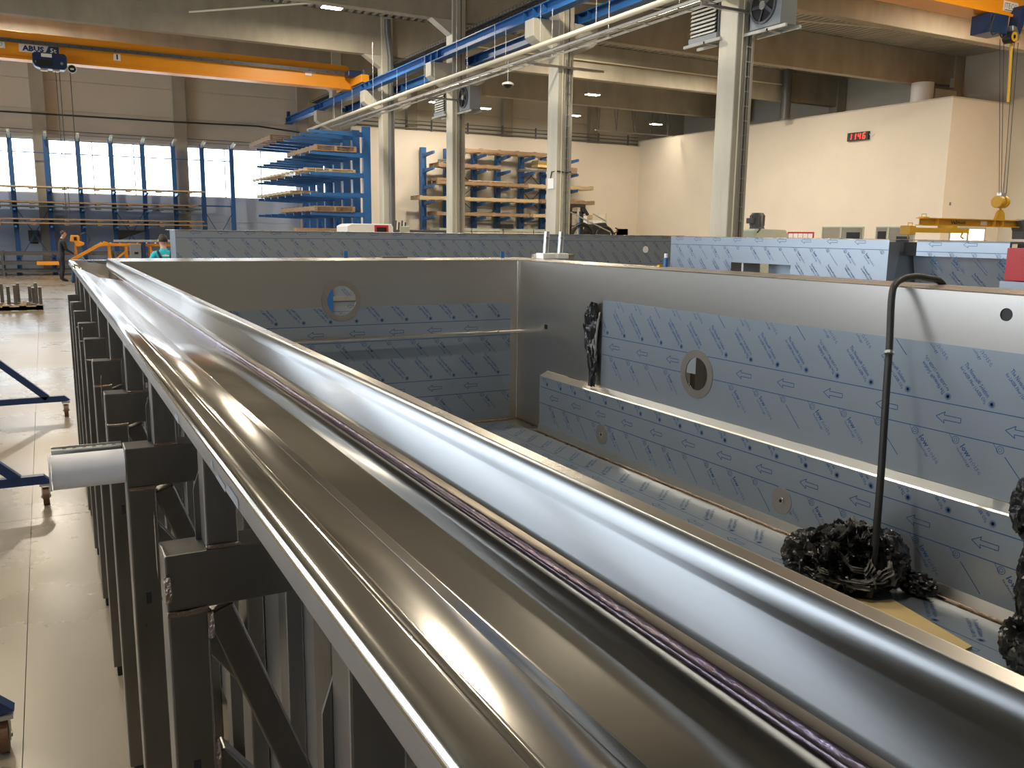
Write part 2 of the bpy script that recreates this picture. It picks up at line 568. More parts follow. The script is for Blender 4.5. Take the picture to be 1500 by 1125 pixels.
# crane runway beams (blue I-beams) on the corbels
def ibeam(name, x, z0, z1, w, y0, y1, mat, parent=None):
    m = MB().box(x - w / 2, x + w / 2, y0, y1, z0, z0 + .025).box(x - w / 2, x + w / 2, y0, y1, z1 - .025, z1).box(x - .012, x + .012, y0, y1, z0, z1)
    return m.build(name, mat, parent)
for x, lb in ((10.42, 'long blue crane runway beam running diagonally across the ceiling, left side of columns'), (11.62, 'blue crane runway beam on the right side of the column corbels')):
    t = thing('runway_beam', lb, 'crane rail', (x, 12, 6.74))
    ibeam('beam', x, 6.76, 7.02, .26, YB + 1, 41.7 if x < 11 else 36.5, M_blue, t)
    B(x - .03, x + .03, YB + 1, 41.6 if x < 11 else 36.4, 7.02, 7.06).build('rail', M_blue, t)
    for i, yy in enumerate(CY + ([41.6] if x < 11 else [])):
        MB().box(x - .16, x + .16, yy - .2, yy + .2, 6.74, 6.76).box(x - .13, x + .13, yy - .012, yy + .012, 6.76, 7.02).build('bearing_plate', M_blue, t)
        for dy in (-.45, .45):
            B(x - .125, x + .125, yy + dy - .01, yy + dy + .01, 6.785, 6.995).build('stiffener', M_blue, t)
    if x < 11:
        B(x - .06, x + .06, 41.5, 41.7, 7.06, 7.3).build('end_stop', M_blued, t)

# pipe run hung below the runway
t = thing('pipe_run', 'cream heating pipe and cable rails hung diagonally below the blue runway', 'pipe', (9.95, 20, 5.8))
MB().tube([(9.9, -8, 5.95), (9.9, 11.5, 5.93), (9.9, 18, 5.95), (9.9, 24.5, 5.99), (9.9, 36.4, 5.96)], .055, 10).build('heating_pipe', M_pipe, t, smooth=60)
MB().tube([(10.12, -8, 5.80), (10.12, 17.4, 5.80), (10.12, 33, 5.82)], .03, 8).build('conduit', M_galv, t, smooth=60)
MB().tube([(9.98, -8, 5.80), (9.98, 33, 5.82)], .035, 8).build('return_pipe', M_duct, t, smooth=60)
m = MB()
for yy in [y0 + .6 * k for y0 in (9.0,) for k in range(0, 41)]:
    m.box(9.88, 10.25, yy - .008, yy + .008, 5.745, 5.76)
for x in (9.88, 10.25):
    m.box(x - .006, x + .006, 8.5, 33.2, 5.745, 5.79)
m.build('cable_rail', M_galv, t)
for k in range(12):
    yy = 8.5 + 2.2 * k
    MB().tube([(9.9, yy, 5.95), (9.9, yy, 7.95 if k % 3 == 0 else 6.8)], .008, 5).build('hanger_rod', M_galv, t)
    MB().tube([(10.2, yy, 5.75), (10.2, yy, 6.75)], .008, 5).build('hanger_rod', M_galv, t)
for yy in (12.35, 18.35, 24.35):
    MB().box(10.0, 12.1, yy - .30, yy - .26, 5.70, 5.745).box(10.2, 12.0, yy - .32, yy - .24, 5.69, 5.70).build('bracket', M_galv, t)

# cable basket on the right side of the column line
m = MB()
for xx in (11.4, 11.8):
    for zz in (7.72, 7.80):
        m.tube([(xx, 9, zz), (xx, 41.5, zz)], .012, 5)
for k in range(160):
    yy = 9 + .2 * k
    m.box(11.4, 11.8, yy, yy + .012, 7.71, 7.722).box(11.39, 11.405, yy, yy + .012, 7.72, 7.81).box(11.795, 11.81, yy, yy + .012, 7.72, 7.81)
tag(m.build('cable_basket', M_dgrey), 'dark wire cable basket running below the roof behind the runway', 'cable tray')
m = MB()
for k in range(9):
    m.tube([(11.48 + .03 * k, 9, 7.74 + .01 * (k % 3)), (11.48 + .03 * k, 41.4, 7.74 + .01 * (k % 2))], .013, 5)
tag(m.build('cable_bundle', M_cable, smooth=60), 'bundle of black cables lying in the roof cable basket', 'cable')

# conduits with clamps along the top of the beige wall, cable drop at the far column
t = thing('wall_conduit', 'dark service pipes running along the top of the beige wall', 'pipe', (20, 41.5, 6.9))
for zz, r in ((6.92, .045), (7.12, .03), (7.3, .02)):
    MB().tube([(11.6, 41.42, zz), (30.2, 41.42, zz)], r, 8).build('pipe', M_duct, t)
for k in range(9):
    B(13.5 + 2 * k, 13.56 + 2 * k, 41.38, 41.46, 6.85, 7.4).build('clamp', M_dgrey, t)
t = thing('wall_cable', 'thin dark conduit crossing the far wall below the orange crane', 'cable', (3, 41.6, 6.5))
MB().tube([(XL + .5, 41.6, 6.42), (5.4, 41.62, 6.5), (9.0, 41.6, 6.56), (10.9, 41.6, 6.4), (11.5, 41.6, 6.0), (11.5, 41.6, 4.5)], .035, 8).build('conduit', M_cable, t)
MB().tube([(XL + .5, 41.75, 5.86), (10.8, 41.75, 5.82)], .015, 6).build('wire', M_duct, t)
MB().tube([(XL + .5, 41.75, 5.72), (10.8, 41.75, 5.68)], .012, 6).build('wire', M_duct, t)
t = thing('down_pipe', 'dark vertical pipe in the corner at the end of the runway', 'pipe', (11.75, 41.5, 3))
MB().tube([(11.75, 41.6, 0.1), (11.75, 41.6, 6.6), (11.9, 41.5, 6.9)], .11, 10).build('pipe', M_duct, t, smooth=40)


# ------------------------------------------------------------------ high-bay lamps
def lamp(x, y, z, label, w=230):
    t = thing('ceiling_lamp', label, 'lamp', (x, y, z), 'high-bay lamps')
    B(x - .34, x + .34, y - .17, y + .17, z + .03, z + .11).build('housing', M_galv, t, bevel=.02)
    B(x - .30, x + .30, y - .14, y + .14, z + .012, z + .03).build('diffuser', M_lamp, t)
    MB().tube([(x - .25, y, z + .1), (x - .25, y, ZC)], .006, 5).tube([(x + .25, y, z + .1), (x + .25, y, ZC)], .006, 5).build('hanger', M_galv, t)
    l = bpy.data.lights.new('lamp_light', 'AREA')
    l.shape = 'RECTANGLE'
    l.size, l.size_y = .6, .28
    l.energy = w
    l.color = (1.0, .88, .70)
    o = bpy.data.objects.new('lamp_light', l)
    o.location = (x, y, z)
    COL.objects.link(o)
lamp(8.3, 27.4, 8.6, 'lit rectangular high-bay lamp at the top edge, left of the drainpipe column', 450)
lamp(21.76, 33.3, 7.9, 'lit lamp hanging right of the switch-box column, between two beams', 350)
lamp(24.3, 27.4, 8.6, 'lit lamp partly hidden left of the nearest column', 500)
lamp(16.4, 38.2, 7.75, 'small lit lamp far back, right of the rear fan heaters', 250)
for x, y, z, w, lb in ((-.3, 33.9, 8.9, 600, 'lamp hidden behind the top left roof beam, above the crane sign'), (18.8, 27.4, 8.9, 500, 'lamp hidden behind the roof beam, lighting the concrete right of the switch-box column'),
                       (-4, 21.4, 8.6, 450, 'lamp above the left side of the hall, out of the picture'), (8.3, 15.4, 8.6, 350, 'lamp overhead left of the runway, mid hall'),
                       (-1.5, 15.4, 8.6, 350, 'lamp overhead on the far left side, mid hall'), (8.3, 3.4, 8.6, 260, 'lamp overhead close to the camera, right'),
                       (-1.5, 3.4, 8.6, 260, 'lamp overhead close to the camera, left'), (24.3, 15.4, 8.6, 600, 'lamp overhead in the right bay before the office'),
                       (30.0, 14.4, 8.6, 450, 'added lamp, out of view, brightening the office front wall'), (24.3, 3.4, 8.6, 400, 'lamp overhead in the right bay beside the camera'), (18.0, 9.4, 8.6, 400, 'lamp overhead between columns in the right bay'),  # lamp before the office front is added to brighten that wall
                       (19.05, 38.6, 7.72, 110, 'small lit lamp far back above the wall rack, beside the fan heater'), (24.14, 38.6, 7.76, 110, 'small lit lamp far back, right of the switch-box column'), (29.0, 38.2, 7.62, 45, 'small lit lamp far back near the office corner'),
                       (1.3, 8.4, 8.6, 260, 'lamp overhead above the gutter')):
    lamp(x, y, z, lb, w)

# thin diagonal roof ties / sprinkler pipes seen between the beams
for k, (p, q, lb) in enumerate((((4.5, 29.9, 8.55), (9.6, 24.7, 8.55), 'thin pale diagonal tie below the roof, left bay'),
                                ((13, 30, 8.6), (30, 30, 8.6), 'thin pale pipe under the roof near the lit beam'),
                                ((11.6, 23.9, 8.7), (32, 19, 8.7), 'thin pale diagonal pipe under the roof in the right bay'))):
    tag(MB().tube([p, q], .03, 6).build('roof_tie', M_pipe), lb, 'pipe')

# ================================================================== THE STEEL POOL
ZR, ZB, PX1, PY1, PY0 = 1.669, 0.275, 3.6, 6.6, -1.3
pool = thing('steel_pool', 'long stainless steel swimming pool body with overflow gutter and blue film inside, filling the foreground', 'pool', (2.0, 3.0, 0))

# overflow gutter: one folded sheet (x, z) extruded along y
gp = [(.1556, 1.6440), (.1560, 1.6470), (.1580, 1.6505), (.1618, 1.6522), (.1665, 1.6520),
      (.1830, 1.6490), (.1846, 1.6470), (.1866, 1.6464), (.1884, 1.6475), (.1905, 1.6482), (.1930, 1.6462), (.1950, 1.6425),
      (.2610, 1.6078), (.2622, 1.6062), (.2640, 1.6052), (.2835, 1.5955), (.2850, 1.5949), (.2870, 1.5945),
      (.3500, 1.5862), (.3530, 1.5857), (.3560, 1.5848), (.4170, 1.5712), (.4312, 1.5690)]
g = MB().ext(densify(gp), 'y', PY0, 5.9, closed=False).build('gutter_trough', M_bright, pool, smooth=75, recalc=False)
sm = g.modifiers.new('sheet', 'SOLIDIFY')
sm.thickness = .003
sm.offset = 1
gd = gp[:12] + [(.2470, 1.5735), (.2490, 1.5710), (.2925, 1.5150), (.2965, 1.5120), (.4200, 1.5050), (.4290, 1.5080), (.4312, 1.5200), (.4312, 1.566)]
g = MB().ext(densify(gd), 'y', 5.9, 7.40, closed=False).build('gutter_shelf', M_bright, pool, smooth=75, recalc=False)
sm = g.modifiers.new('sheet', 'SOLIDIFY')
sm.thickness = .003
sm.offset = 1
MB().ext([(.1556, 1.6440), (.1535, 1.6230), (.1550, 1.6200), (.1680, 1.6195), (.1680, 1.6215), (.1565, 1.6225), (.1580, 1.6440)], 'y', PY0, 7.40).build('gutter_fascia', M_fascia, pool, smooth=40)
# end plate, end trim and a weir plate in the gutter
MB().ext([(.160, 1.645), (.195, 1.640), (.292, 1.511), (.425, 1.503), (.425, 1.62), (.160, 1.655)], 'y', 7.395, 7.40).build('gutter_end_plate', M_wallst, pool)
B(.160, .423, 7.37, 7.40, 1.650, 1.656).build('gutter_end_trim', M_bright, pool)
MB().ext([(.262, 1.604), (.285, 1.594), (.352, 1.5855), (.43, 1.568), (.43, 1.506), (.296, 1.511), (.248, 1.572)], 'y', 5.901, 5.904).build('weir_plate', M_wallst, pool)
# scraps of blue film left on the fascia
for k, (y0, y1, z0, z1) in enumerate(((.86, .93, 1.623, 1.633), (.93, .99, 1.6215, 1.629), (1.01, 1.03, 1.627, 1.636), (1.30, 1.345, 1.622, 1.632), (2.2, 2.3, 1.622, 1.631))):
    fx = lambda z: .1535 + .1 * (z - 1.6230) - .0006
    MB().add([(fx(z0), y0, z0), (fx(z0), y1, z0 + .002), (fx(z1), y1 - .01, z1), (fx(z1), y0 + .006, z1 - .001)], [(0, 1, 2, 3)]).build('film_scrap', M_film, pool, recalc=False)

# welded seam between gutter wall and brushed rim
MB().ext([(.431, 1.5665), (.4225, 1.5690), (.4190, 1.5735), (.4190, 1.5790), (.4225, 1.5820), (.431, 1.5830)], 'y', PY0, 7.30).build('weld_seam', M_tint, pool, smooth=70)
MB().ext([(.431, 1.5832), (.4195, 1.5840), (.4185, 1.5880), (.4195, 1.5935), (.431, 1.5950)], 'y', PY0, 7.30).build('seam_flange', M_pink, pool, smooth=70)
rp_ = [(.428, 1.5952), (.4262, 1.5985), (.4215, 1.6012), (.4100, 1.6040), (.4082, 1.6090), (.4172, 1.6480), (.4179, 1.6550), (.4190, 1.6607), (.4204, 1.6646), (.4223, 1.6674), (.4245, 1.6687), (.4265, 1.6690)]
g = MB().ext(densify(rp_), 'y', PY0, 7.30, closed=False).build('brushed_rim', M_brush, pool, smooth=80, recalc=False)
tp_ = [(.4265, 1.6690), (.4470, 1.6690), (.4500, 1.6675), (.4512, 1.6640), (.4512, 1.50)]
g2 = MB().ext(densify(tp_), 'y', PY0, 7.30, closed=False).build('rim_top', M_steel, pool, smooth=80, recalc=False)
sm = g.modifiers.new('sheet', 'SOLIDIFY')
sm.thickness = .003
sm.offset = 1
B(.421, .451, 7.298, 7.301, 1.50, 1.668).build('rim_end_cap', M_brush, pool)

# walls: left, far (round hole), right (round hole, small square and round holes)
B(.4515, .4555, PY0, PY1, ZB, 1.60).build('wall_sheet', M_wallst, pool)
HF, HFR = (2.023, 1.359), .115
HR, HRR = (4.216, 1.030), .105
fw_ = MB()
fw_.plate_hole(.4515, PX1, ZB, ZR - .002, HF[0], HF[1], HFR, lambda a, b, d: (a, PY1 + d, b), .004)
fw_.build('wall_sheet', M_wallst, pool)
rw = MB()
rw.plate_hole(3.4, 5.0, .80, 1.30, HR[0], HR[1], HRR, lambda a, b, d: (PX1 + d, a, b), .004)
rw.box(PX1, PX1 + .004, PY0, 3.4, .78, 1.50).box(PX1, PX1 + .004, 5.0, 6.09, .78, 1.30).box(PX1, PX1 + .004, 3.4, 5.0, 1.30, 1.50)
rw.box(PX1, PX1 + .004, 5.0, 6.09, 1.30, 1.50).box(PX1, PX1 + .004, 3.4, 5.0, .78, .80)
rw.box(PX1, PX1 + .004, 6.141, PY1, ZB, 1.50).box(PX1, PX1 + .004, 6.09, 6.141, ZB, 1.120).box(PX1, PX1 + .004, 6.09, 6.141, 1.158, 1.50)
rw.plate_hole(2.0, 2.6, 1.50, ZR - .002, 2.247, 1.582, .028, lambda a, b, d: (PX1 + d, a, b), .004)
rw.box(PX1, PX1 + .004, PY0, 2.0, 1.50, ZR - .002).box(PX1, PX1 + .004, 2.6, PY1, 1.50, ZR - .002)
rw.build('wall_sheet', M_wallst, pool)
MB().box(PX1 + .006, PX1 + .03, 2.19, 2.31, 1.53, 1.64).box(PX1 + .006, PX1 + .03, 6.07, 6.16, 1.10, 1.18).build('hole_backing', M_black, pool)  # black sheet added behind the small holes to make them dark
# bench panel along the right wall
MB().ext([(3.53, ZB + .03), (3.53, .738), (3.537, .746), (PX1 - .001, .772), (PX1 - .001, .30)], 'y', PY0, 6.08).build('bench_panel', M_film, pool, smooth=30)
MB().ext([(3.5285, .741), (3.5355, .7485), (PX1 - .002, .775), (PX1 - .002, .7735), (3.5365, .7465), (3.5300, .740)], 'y', PY0, 6.08).build('bench_fold', M_fold, pool)
MB().ext([(3.5285, .335), (3.512, .285), (3.512, ZB + .001), (3.535, ZB + .001), (3.535, .335)], 'y', PY0, 6.08).build('bench_foot_fold', M_fold, pool)
for (yy, zz) in ((5.154, .443), (3.369, .445)):
    d = MB().ring((3.5295, yy, zz), (-1, 0, 0), .016, .075, .002).build('nozzle_disc', M_pink, pool)
    MB().ring((3.528, yy, zz), (-1, 0, 0), .010, .020, .006, 20).build('nozzle_thread', M_bright, d)
    MB().cyl((3.5275, yy, zz), (3.5269, yy, zz), .011, 16).build('nozzle_bore', M_dark, d)
MB().ring((2.023, PY1 - .0035, 1.359), (0, -1, 0), HFR, .158, .0015).build('bare_ring', M_pink, pool)
MB().ring((PX1 - .0035, HR[0], HR[1]), (-1, 0, 0), HRR, .155, .0015).build('bare_ring', M_pink, pool)

# pool floor, welds in the corners, hand rail
B(.4555, PX1, PY0, PY1, ZB - .006, ZB).build('floor_sheet', M_steel, pool)
MB().tube([(PX1 - .004, PY1 - .004, ZB), (PX1 - .004, PY1 - .004, ZR - .01)], .007, 8).build('corner_weld', M_bright, pool, smooth=60)
MB().tube([(3.508, PY0, ZB + .006), (3.508, 6.09, ZB + .006), (3.59, 6.12, ZB + .006), (3.59, PY1 - .01, ZB + .006), (.46, PY1 - .01, ZB + .006)], .007, 8).build('floor_weld', M_weld, pool)
hr = MB().tube([(.455, PY1 - .06, 1.06), (PX1, PY1 - .06, 1.06)], .016, 14).build('hand_rail', M_bright, pool, smooth=60)
MB().tube([(3.36, PY1 - .06, 1.06), (3.38, PY1 - .06, 1.06)], .0175, 14).build('rail_joint', M_steel, hr)

# wide rims on the far and right side
MB().box(.4515, 4.02, PY1, 7.34, ZR - .004, ZR).box(.4515, 4.02, 7.336, 7.34, ZR - .06, ZR).build('far_rim', M_steel, pool, bevel=.0015)
MB().box(PX1, 4.02, PY0, PY1 - .001, ZR - .004, ZR).box(4.016, 4.02, PY0, PY1, ZR - .06, ZR).build('right_rim', M_steel, pool, bevel=.0015)
MB().tube([(PX1, PY0, ZR - .001), (PX1, PY1, ZR - .001)], .003, 6).build('rim_fold', M_bright, pool)
MB().tube([(.46, PY1, ZR - .001), (PX1, PY1, ZR - .001)], .003, 6).build('rim_fold', M_bright, pool)
MB().bar((PX1, PY1, ZR + .0005), (4.02, 7.34, ZR + .0005), .006, .002).build('mitre_weld', M_weld, pool)

# supports on the outside of the left wall
me_cache = {}


def inst(name, mb, mat, parent, dy, bevel=0):
    key = (name, mat.name)
    if key not in me_cache:
        o = mb.build(name, mat, parent, bevel=bevel)
        me_cache[key] = o.data
        o.location = (0, dy, 0)
        return o
    o = link(name, me_cache[key], parent, bevel)
    o.location = (0, dy, 0)
    return o


for k in range(-2, 9):
    dy = 1.45 + .788 * k
    lg = inst('leg', B(.137, .203, 0, .08, .045, 1.268), M_tube, pool, dy, .004)
    B(.150, .190, dy + .012, dy + .068, 0, .045).build('foot', M_rubber, lg)
    B(.165, .177, dy - .0006, dy + .001, .965, .995).build('slot', M_dark, lg)
    br = inst('bracket_arm', B(.137, .452, 0, .08, 1.27, 1.37), M_tube, pool, dy, .003)
    inst('upright', MB().box(.205, .258, .008, .062, 1.37, 1.595), M_tube, pool, dy, .003)
    inst('gusset', MB().ext([(.196, 1.37), (.258, 1.37), (.258, 1.595), (.240, 1.595), (.196, 1.46)], 'y', .0635, .0675), M_tube, pool, dy)
    inst('brace', MB().bar((.222, .04, 1.255), (.43, .04, .68), .05, .05, (0, 1, 0)), M_tube, pool, dy, .004)
    inst('lower_brace', MB().bar((.203, .04, .98), (.43, .04, .66), .045, .045, (0, 1, 0)), M_tube, pool, dy, .004)
    inst('back_post', B(.405, .450, -.02, .10, .02, 1.268), M_tube, pool, dy, .004)
    inst('wall_stiffener', B(.415, .4515, .36, .44, .02, 1.50), M_tube, pool, dy, .003)
    MB().tube([(.137, dy - .002, 1.269), (.165, dy - .004, 1.267), (.203, dy - .002, 1.269)], .005, 6).build('weld_bead', M_weld, br)
    MB().tube([(.204, dy + .006, 1.372), (.230, dy + .004, 1.373), (.259, dy + .006, 1.372)], .004, 6).build('weld_bead', M_weld, br)
    if k in (0,):
        MB().tube([(.139, dy - .002, 1.292), (.140, dy - .005, 1.305), (.139, dy - .004, 1.325), (.139, dy - .002, 1.335)], .006, 6).build('weld_bead', M_weld, br)
        MB().tube([(.204, dy - .002, 1.262), (.205, dy - .003, 1.235), (.204, dy - .001, 1.215)], .005, 6).build('weld_bead', M_weld, br)
        MB().tube([(.205, dy + .01, 1.02), (.206, dy + .006, .985), (.205, dy + .01, .955)], .006, 6).build('weld_bead', M_weld, br)
    if k in (0, 2, 4, 6, 7):
        MB().ext([(dy + .082, 1.30), (dy + .098, 1.32), (dy + .098, 1.40), (dy + .090, 1.42), (dy + .082, 1.41)], 'x', .1335, .137).build('lug', M_tube, br)
# right and far outside supports (seen through the round holes)
for k in range(8):
    dy = .35 + .788 * k
    B(3.72, 3.79, dy, dy + .08, .03, ZR - .03).build('outer_leg', M_tube, pool)
for xx in (.9, 1.75, 2.6, 3.45):
    B(xx, xx + .08, 6.78, 6.85, .03, ZR - .03).build('outer_leg', M_tube, pool)

# ---- protective film with its print
T_NOV = text_mesh('The Novacel\u00ae Solution', .028, .0005, width=.180)
T_LAS = text_mesh('for LASER Fiber | LASER CO\u2082', .021, .0004, width=.195)
T_LOW = text_mesh('low', .040, .001)
T_NOI = text_mesh('noise', .040, -.0004)
T_TEC = text_mesh('technology', .020, .0001, width=.10)


def film_print(s0, s1, t0, t1, rows, fn, phase=0.0, holes=(), sc=1.0, coarse=False):
    """rows: heights of the upper line of each print band; s runs to the right, t up"""
    m = MB()

    def ok(s, t, r=.02):
        return s0 + r < s < s1 - r and t0 + r < t < t1 - r and all((s - a) ** 2 + (t - b) ** 2 > (c + r) ** 2 for a, b, c in holes)

    def seg(a, b, w):
        d = Vector((b[0] - a[0], b[1] - a[1]))
        if d.length < 1e-6:
            return
        n = Vector((-d.y, d.x)).normalized() * w / 2
        m.add([fn(a[0] - n.x, a[1] - n.y), fn(b[0] - n.x, b[1] - n.y), fn(b[0] + n.x, b[1] + n.y), fn(a[0] + n.x, a[1] + n.y)], [(0, 1, 2, 3)])

    def hline(t):
        if not t0 < t < t1:
            return
        cuts = sorted([(a - math.sqrt(c * c - (t - b) ** 2), a + math.sqrt(c * c - (t - b) ** 2)) for a, b, c in holes if abs(t - b) < c])
        a = s0
        for c0, c1 in cuts:
            seg((a, t), (c0, t), .0045)
            a = c1
        n = 1
        seg((a, t), (s1, t), .0045)

    def circ(c, r, w, n=14):
        ps = [(c[0] + r * math.cos(2 * math.pi * k / n), c[1] + r * math.sin(2 * math.pi * k / n)) for k in range(n + 1)]
        for k in range(n):
            seg(ps[k], ps[k + 1], w)
    kp = lambda a_, b_: ok(a_, b_, .002)
    for t_up in rows:
        t_lo = t_up - .135
        hline(t_up)
        hline(t_lo)
        tm = (t_up + t_lo) / 2
        n = int((s1 - s0) / .333) + 3
        for k in range(-1, n):
            s = s0 + phase + .333 * k
            if ok(s, tm, .022) and ok(s + .125, tm, .022):
                P = [(0, 0), (.045, .027), (.040, .011), (.125, .011), (.125, -.011), (.040, -.011), (.045, -.027), (0, 0)]
                for q in range(7):
                    seg((s + P[q][0], tm + P[q][1]), (s + P[q + 1][0], tm + P[q + 1][1]), .0038)
        n = int((s1 - s0) / .211) + 4
        A = math.radians(-47)
        ca, sa = math.cos(A), math.sin(A)
        for k in range(-2, n):
            s = s0 + phase * .7 + .211 * k
            # star and slanted slogan above the upper line
            c = (s, t_up + .032)
            if ok(*c):
                for q in range(8):
                    a = math.pi * q / 8
                    seg((c[0] - .017 * math.cos(a), c[1] - .017 * math.sin(a)), (c[0] + .017 * math.cos(a), c[1] + .017 * math.sin(a)), .0022)
                circ(c, .004, .008, 8)
            o = (s - .215 * ca, c[1] - .215 * sa)
            if ok(s - .05 * ca, c[1] - .05 * sa, .002):
                if k % 3 == 1:
                    e = (o[0] + .195 * ca, o[1] + .195 * sa)
                    put_text(m, T_NOV, fn, A + math.pi, (e[0] + .016 * sa * -0, e[1]), kp)
                    put_text(m, T_LAS, fn, A + math.pi, (e[0] - .026 * sa, e[1] + .026 * ca), kp)
                else:
                    put_text(m, T_NOV, fn, A, o, kp)
                    put_text(m, T_LAS, fn, A, (o[0] + .026 * sa, o[1] - .026 * ca), kp)
            # coil mark and slanted words below the lower line
            c = (s + .06, t_lo - .024)
            if ok(*c):
                circ(c, .017, .0026)
                circ(c, .008, .0022, 10)
                seg((c[0] - .034, t_lo), (c[0] - .008, c[1] - .012), .0024)
            o = (c[0] + .034 * ca, c[1] + .034 * sa)
            e = (c[0] + .19 * ca, c[1] + .19 * sa)
            if k % 3 == 2 and s0 < o[0] < s1 and s0 < e[0] < s1 and o[1] > t0 and e[1] < t1:
                ta = max(0, (o[1] - t1 + .004) / (o[1] - e[1]))
                tb = min(1, (o[1] - t0 - .004) / (o[1] - e[1]))
                p_, q_ = (o[0] + (e[0] - o[0]) * ta, o[1] + (e[1] - o[1]) * ta), (o[0] + (e[0] - o[0]) * tb, o[1] + (e[1] - o[1]) * tb)
                if all((x_[0] - a) ** 2 + (x_[1] - b) ** 2 > c2 * c2 for a, b, c2 in holes for x_ in (p_, q_)):
                    seg(p_, q_, .0042)
            elif k % 3 != 2:
                if False:
                    pass
                else:
                    put_text(m, T_LOW, fn, A, (o[0], o[1]), kp)
                    put_text(m, T_NOI, fn, A, (o[0] + .068 * ca, o[1] + .068 * sa), kp)
                    put_text(m, T_TEC, fn, A, (o[0] + .022 * sa, o[1] - .022 * ca), kp)
    return m


# far wall film (notched round the hole)
arc = []
for q in range(0, 25):
    a = math.radians(-19.4 - (180 - 38.8) * q / 24)
    arc.append((2.023 + .158 * math.cos(a), 1.359 + .158 * math.sin(a)))
out = [(.47, .30), (3.525, .30), (3.525, 1.306)] + arc + [(.47, 1.306)]
f = MB().ext(out, 'y', PY1 - .0018, PY1 - .0006).build('protective_film', M_film, pool)
film_print(.47, 3.525, .30, 1.306, (1.652, 1.162, .673), lambda s, t: (s, PY1 - .0024, t), .28, [(2.023, 1.359, .16)]).build('film_print', M_ink, f, recalc=False)
# right wall film, two runs: above the bench and on the bench panel
f = MB()
f.plate_hole(-5.0, -3.4, .777, 1.42, -HR[0], HR[1], .155, lambda a, b, d: (PX1 - .0006 - d, -a, b), .0012)
f.box(PX1 - .0018, PX1 - .0006, 5.0, 5.29, .777, 1.42).box(PX1 - .0018, PX1 - .0006, PY0, 3.4, .777, 1.424)
f = f.build('protective_film', M_film, pool)
film_print(-5.29, 1.2, .777, 1.422, (1.645, 1.155), lambda s, t: (PX1 - .0026, -s, t), .10, [(-HR[0], HR[1], .157)]).build('film_print', M_ink, f, recalc=False)
bp_ = [o for o in pool.children if o.name.startswith('bench_panel')][0]
film_print(-6.07, 1.2, .31, .737, (.655,), lambda s, t: (3.5288, -s, t), .16, [(-5.154, .443, .08), (-3.369, .445, .08)]).build('film_print', M_ink, bp_, recalc=False)
# floor film
f = B(.50, 3.485, PY0, PY1 - .05, ZB, ZB + .001).build('protective_film', M_film, pool)
film_print(-6.5, 1.2, 1.6, 3.48, (3.245, 2.755, 2.265), lambda s, t: (t, -s, ZB + .0018), .1).build('film_print', M_ink, f, recalc=False)


# ---- loose things in and on the pool
def crumple(c, size, seed, nu=72, nv=44, amp=.35, mat=M_bfilm, freq=3.4):
    m = MB()
    vs, fs = [], []
    off = Vector((seed * 3.7, seed * 1.3, seed * 2.1))
    for j in range(nv + 1):
        th = math.pi * j / nv
        for i in range(nu):
            ph = 2 * math.pi * i / nu
            d = Vector((math.sin(th) * math.cos(ph), math.sin(th) * math.sin(ph), math.cos(th)))
            q = d * freq * .5 + off
            w = Vector((noise.noise(q * 1.7), noise.noise(q * 1.7 + Vector((9, 0, 0))), noise.noise(q * 1.7 + Vector((0, 9, 0))))) * .7
            h = 1 - abs(noise.noise(q + w)) * 2.2
            h2 = 1 - abs(noise.noise(q * 2.1 + w)) * 2.0
            r = 1 + amp * (.78 * h + .22 * h2 - .4)
            p = Vector((d.x * size[0], d.y * size[1], d.z * size[2])) * r
            vs.append((c[0] + p.x, c[1] + p.y, max(c[2] + p.z, ZB + .003)))
    for j in range(nv):
        for i in range(nu):
            fs.append((j * nu + i, (j + 1) * nu + i, (j + 1) * nu + (i + 1) % nu, j * nu + (i + 1) % nu))
    return m.add(vs, fs)


pile = thing('film_heap', 'crumpled heap of black and grey plastic film on the pool floor behind the hose', 'plastic film', (3.2, 2.66, ZB))
crumple((3.24, 2.64, .40), (.17, .16, .15), 1, 110, 64).build('film_lump', M_bfilm, pile, smooth=25)
crumple((3.16, 2.78, .38), (.13, .14, .13), 2, 96, 56).build('film_lump', M_bfilm, pile, smooth=25)
crumple((3.34, 2.56, .42), (.11, .12, .13), 3, 96, 56).build('film_lump', M_bfilm, pile, smooth=25)
crumple((3.44, 2.43, .33), (.06, .09, .05), 4).build('film_lump', M_bfilm, pile, smooth=25)
for k in range(110):
    rnd = random.Random(k + 40)
    th, ph = rnd.uniform(.15, 1.25), rnd.uniform(0, 2 * math.pi)
    dth, dph = rnd.uniform(-.12, .12), rnd.uniform(-.22, .22)
    vs, fs = [], []
    n_ = 12
    wd = rnd.uniform(.07, .2)
    for q in range(n_):
        th = min(1.45, max(.05, th + dth + rnd.uniform(-.07, .07)))
        ph += dph + rnd.uniform(-.1, .1)
        for w_ in range(6):
            a_ = th + wd * (w_ / 5 - .5) * (1 if k % 2 else .3)
            b_ = ph + wd * (w_ / 5 - .5) * (.3 if k % 2 else 1.3)
            r_ = .98 + .10 * (w_ % 2) + .04 * (q % 3 == 0) + .16 * noise.noise(Vector((a_ * 4, b_ * 4, k)))
            vs.append((3.25 + .20 * r_ * math.sin(a_) * math.cos(b_), 2.655 + .215 * r_ * math.sin(a_) * math.sin(b_), max(ZB + .004, .34 + .215 * r_ * math.cos(a_))))
    for q in range(n_ - 1):
        for w_ in range(5):
            fs.append((q * 6 + w_, q * 6 + w_ + 1, q * 6 + 7 + w_, q * 6 + 6 + w_))
    MB().add(vs, fs).build('film_fold', M_gfilm if k % 2 else M_bfilm, pile, smooth=35, recalc=False)

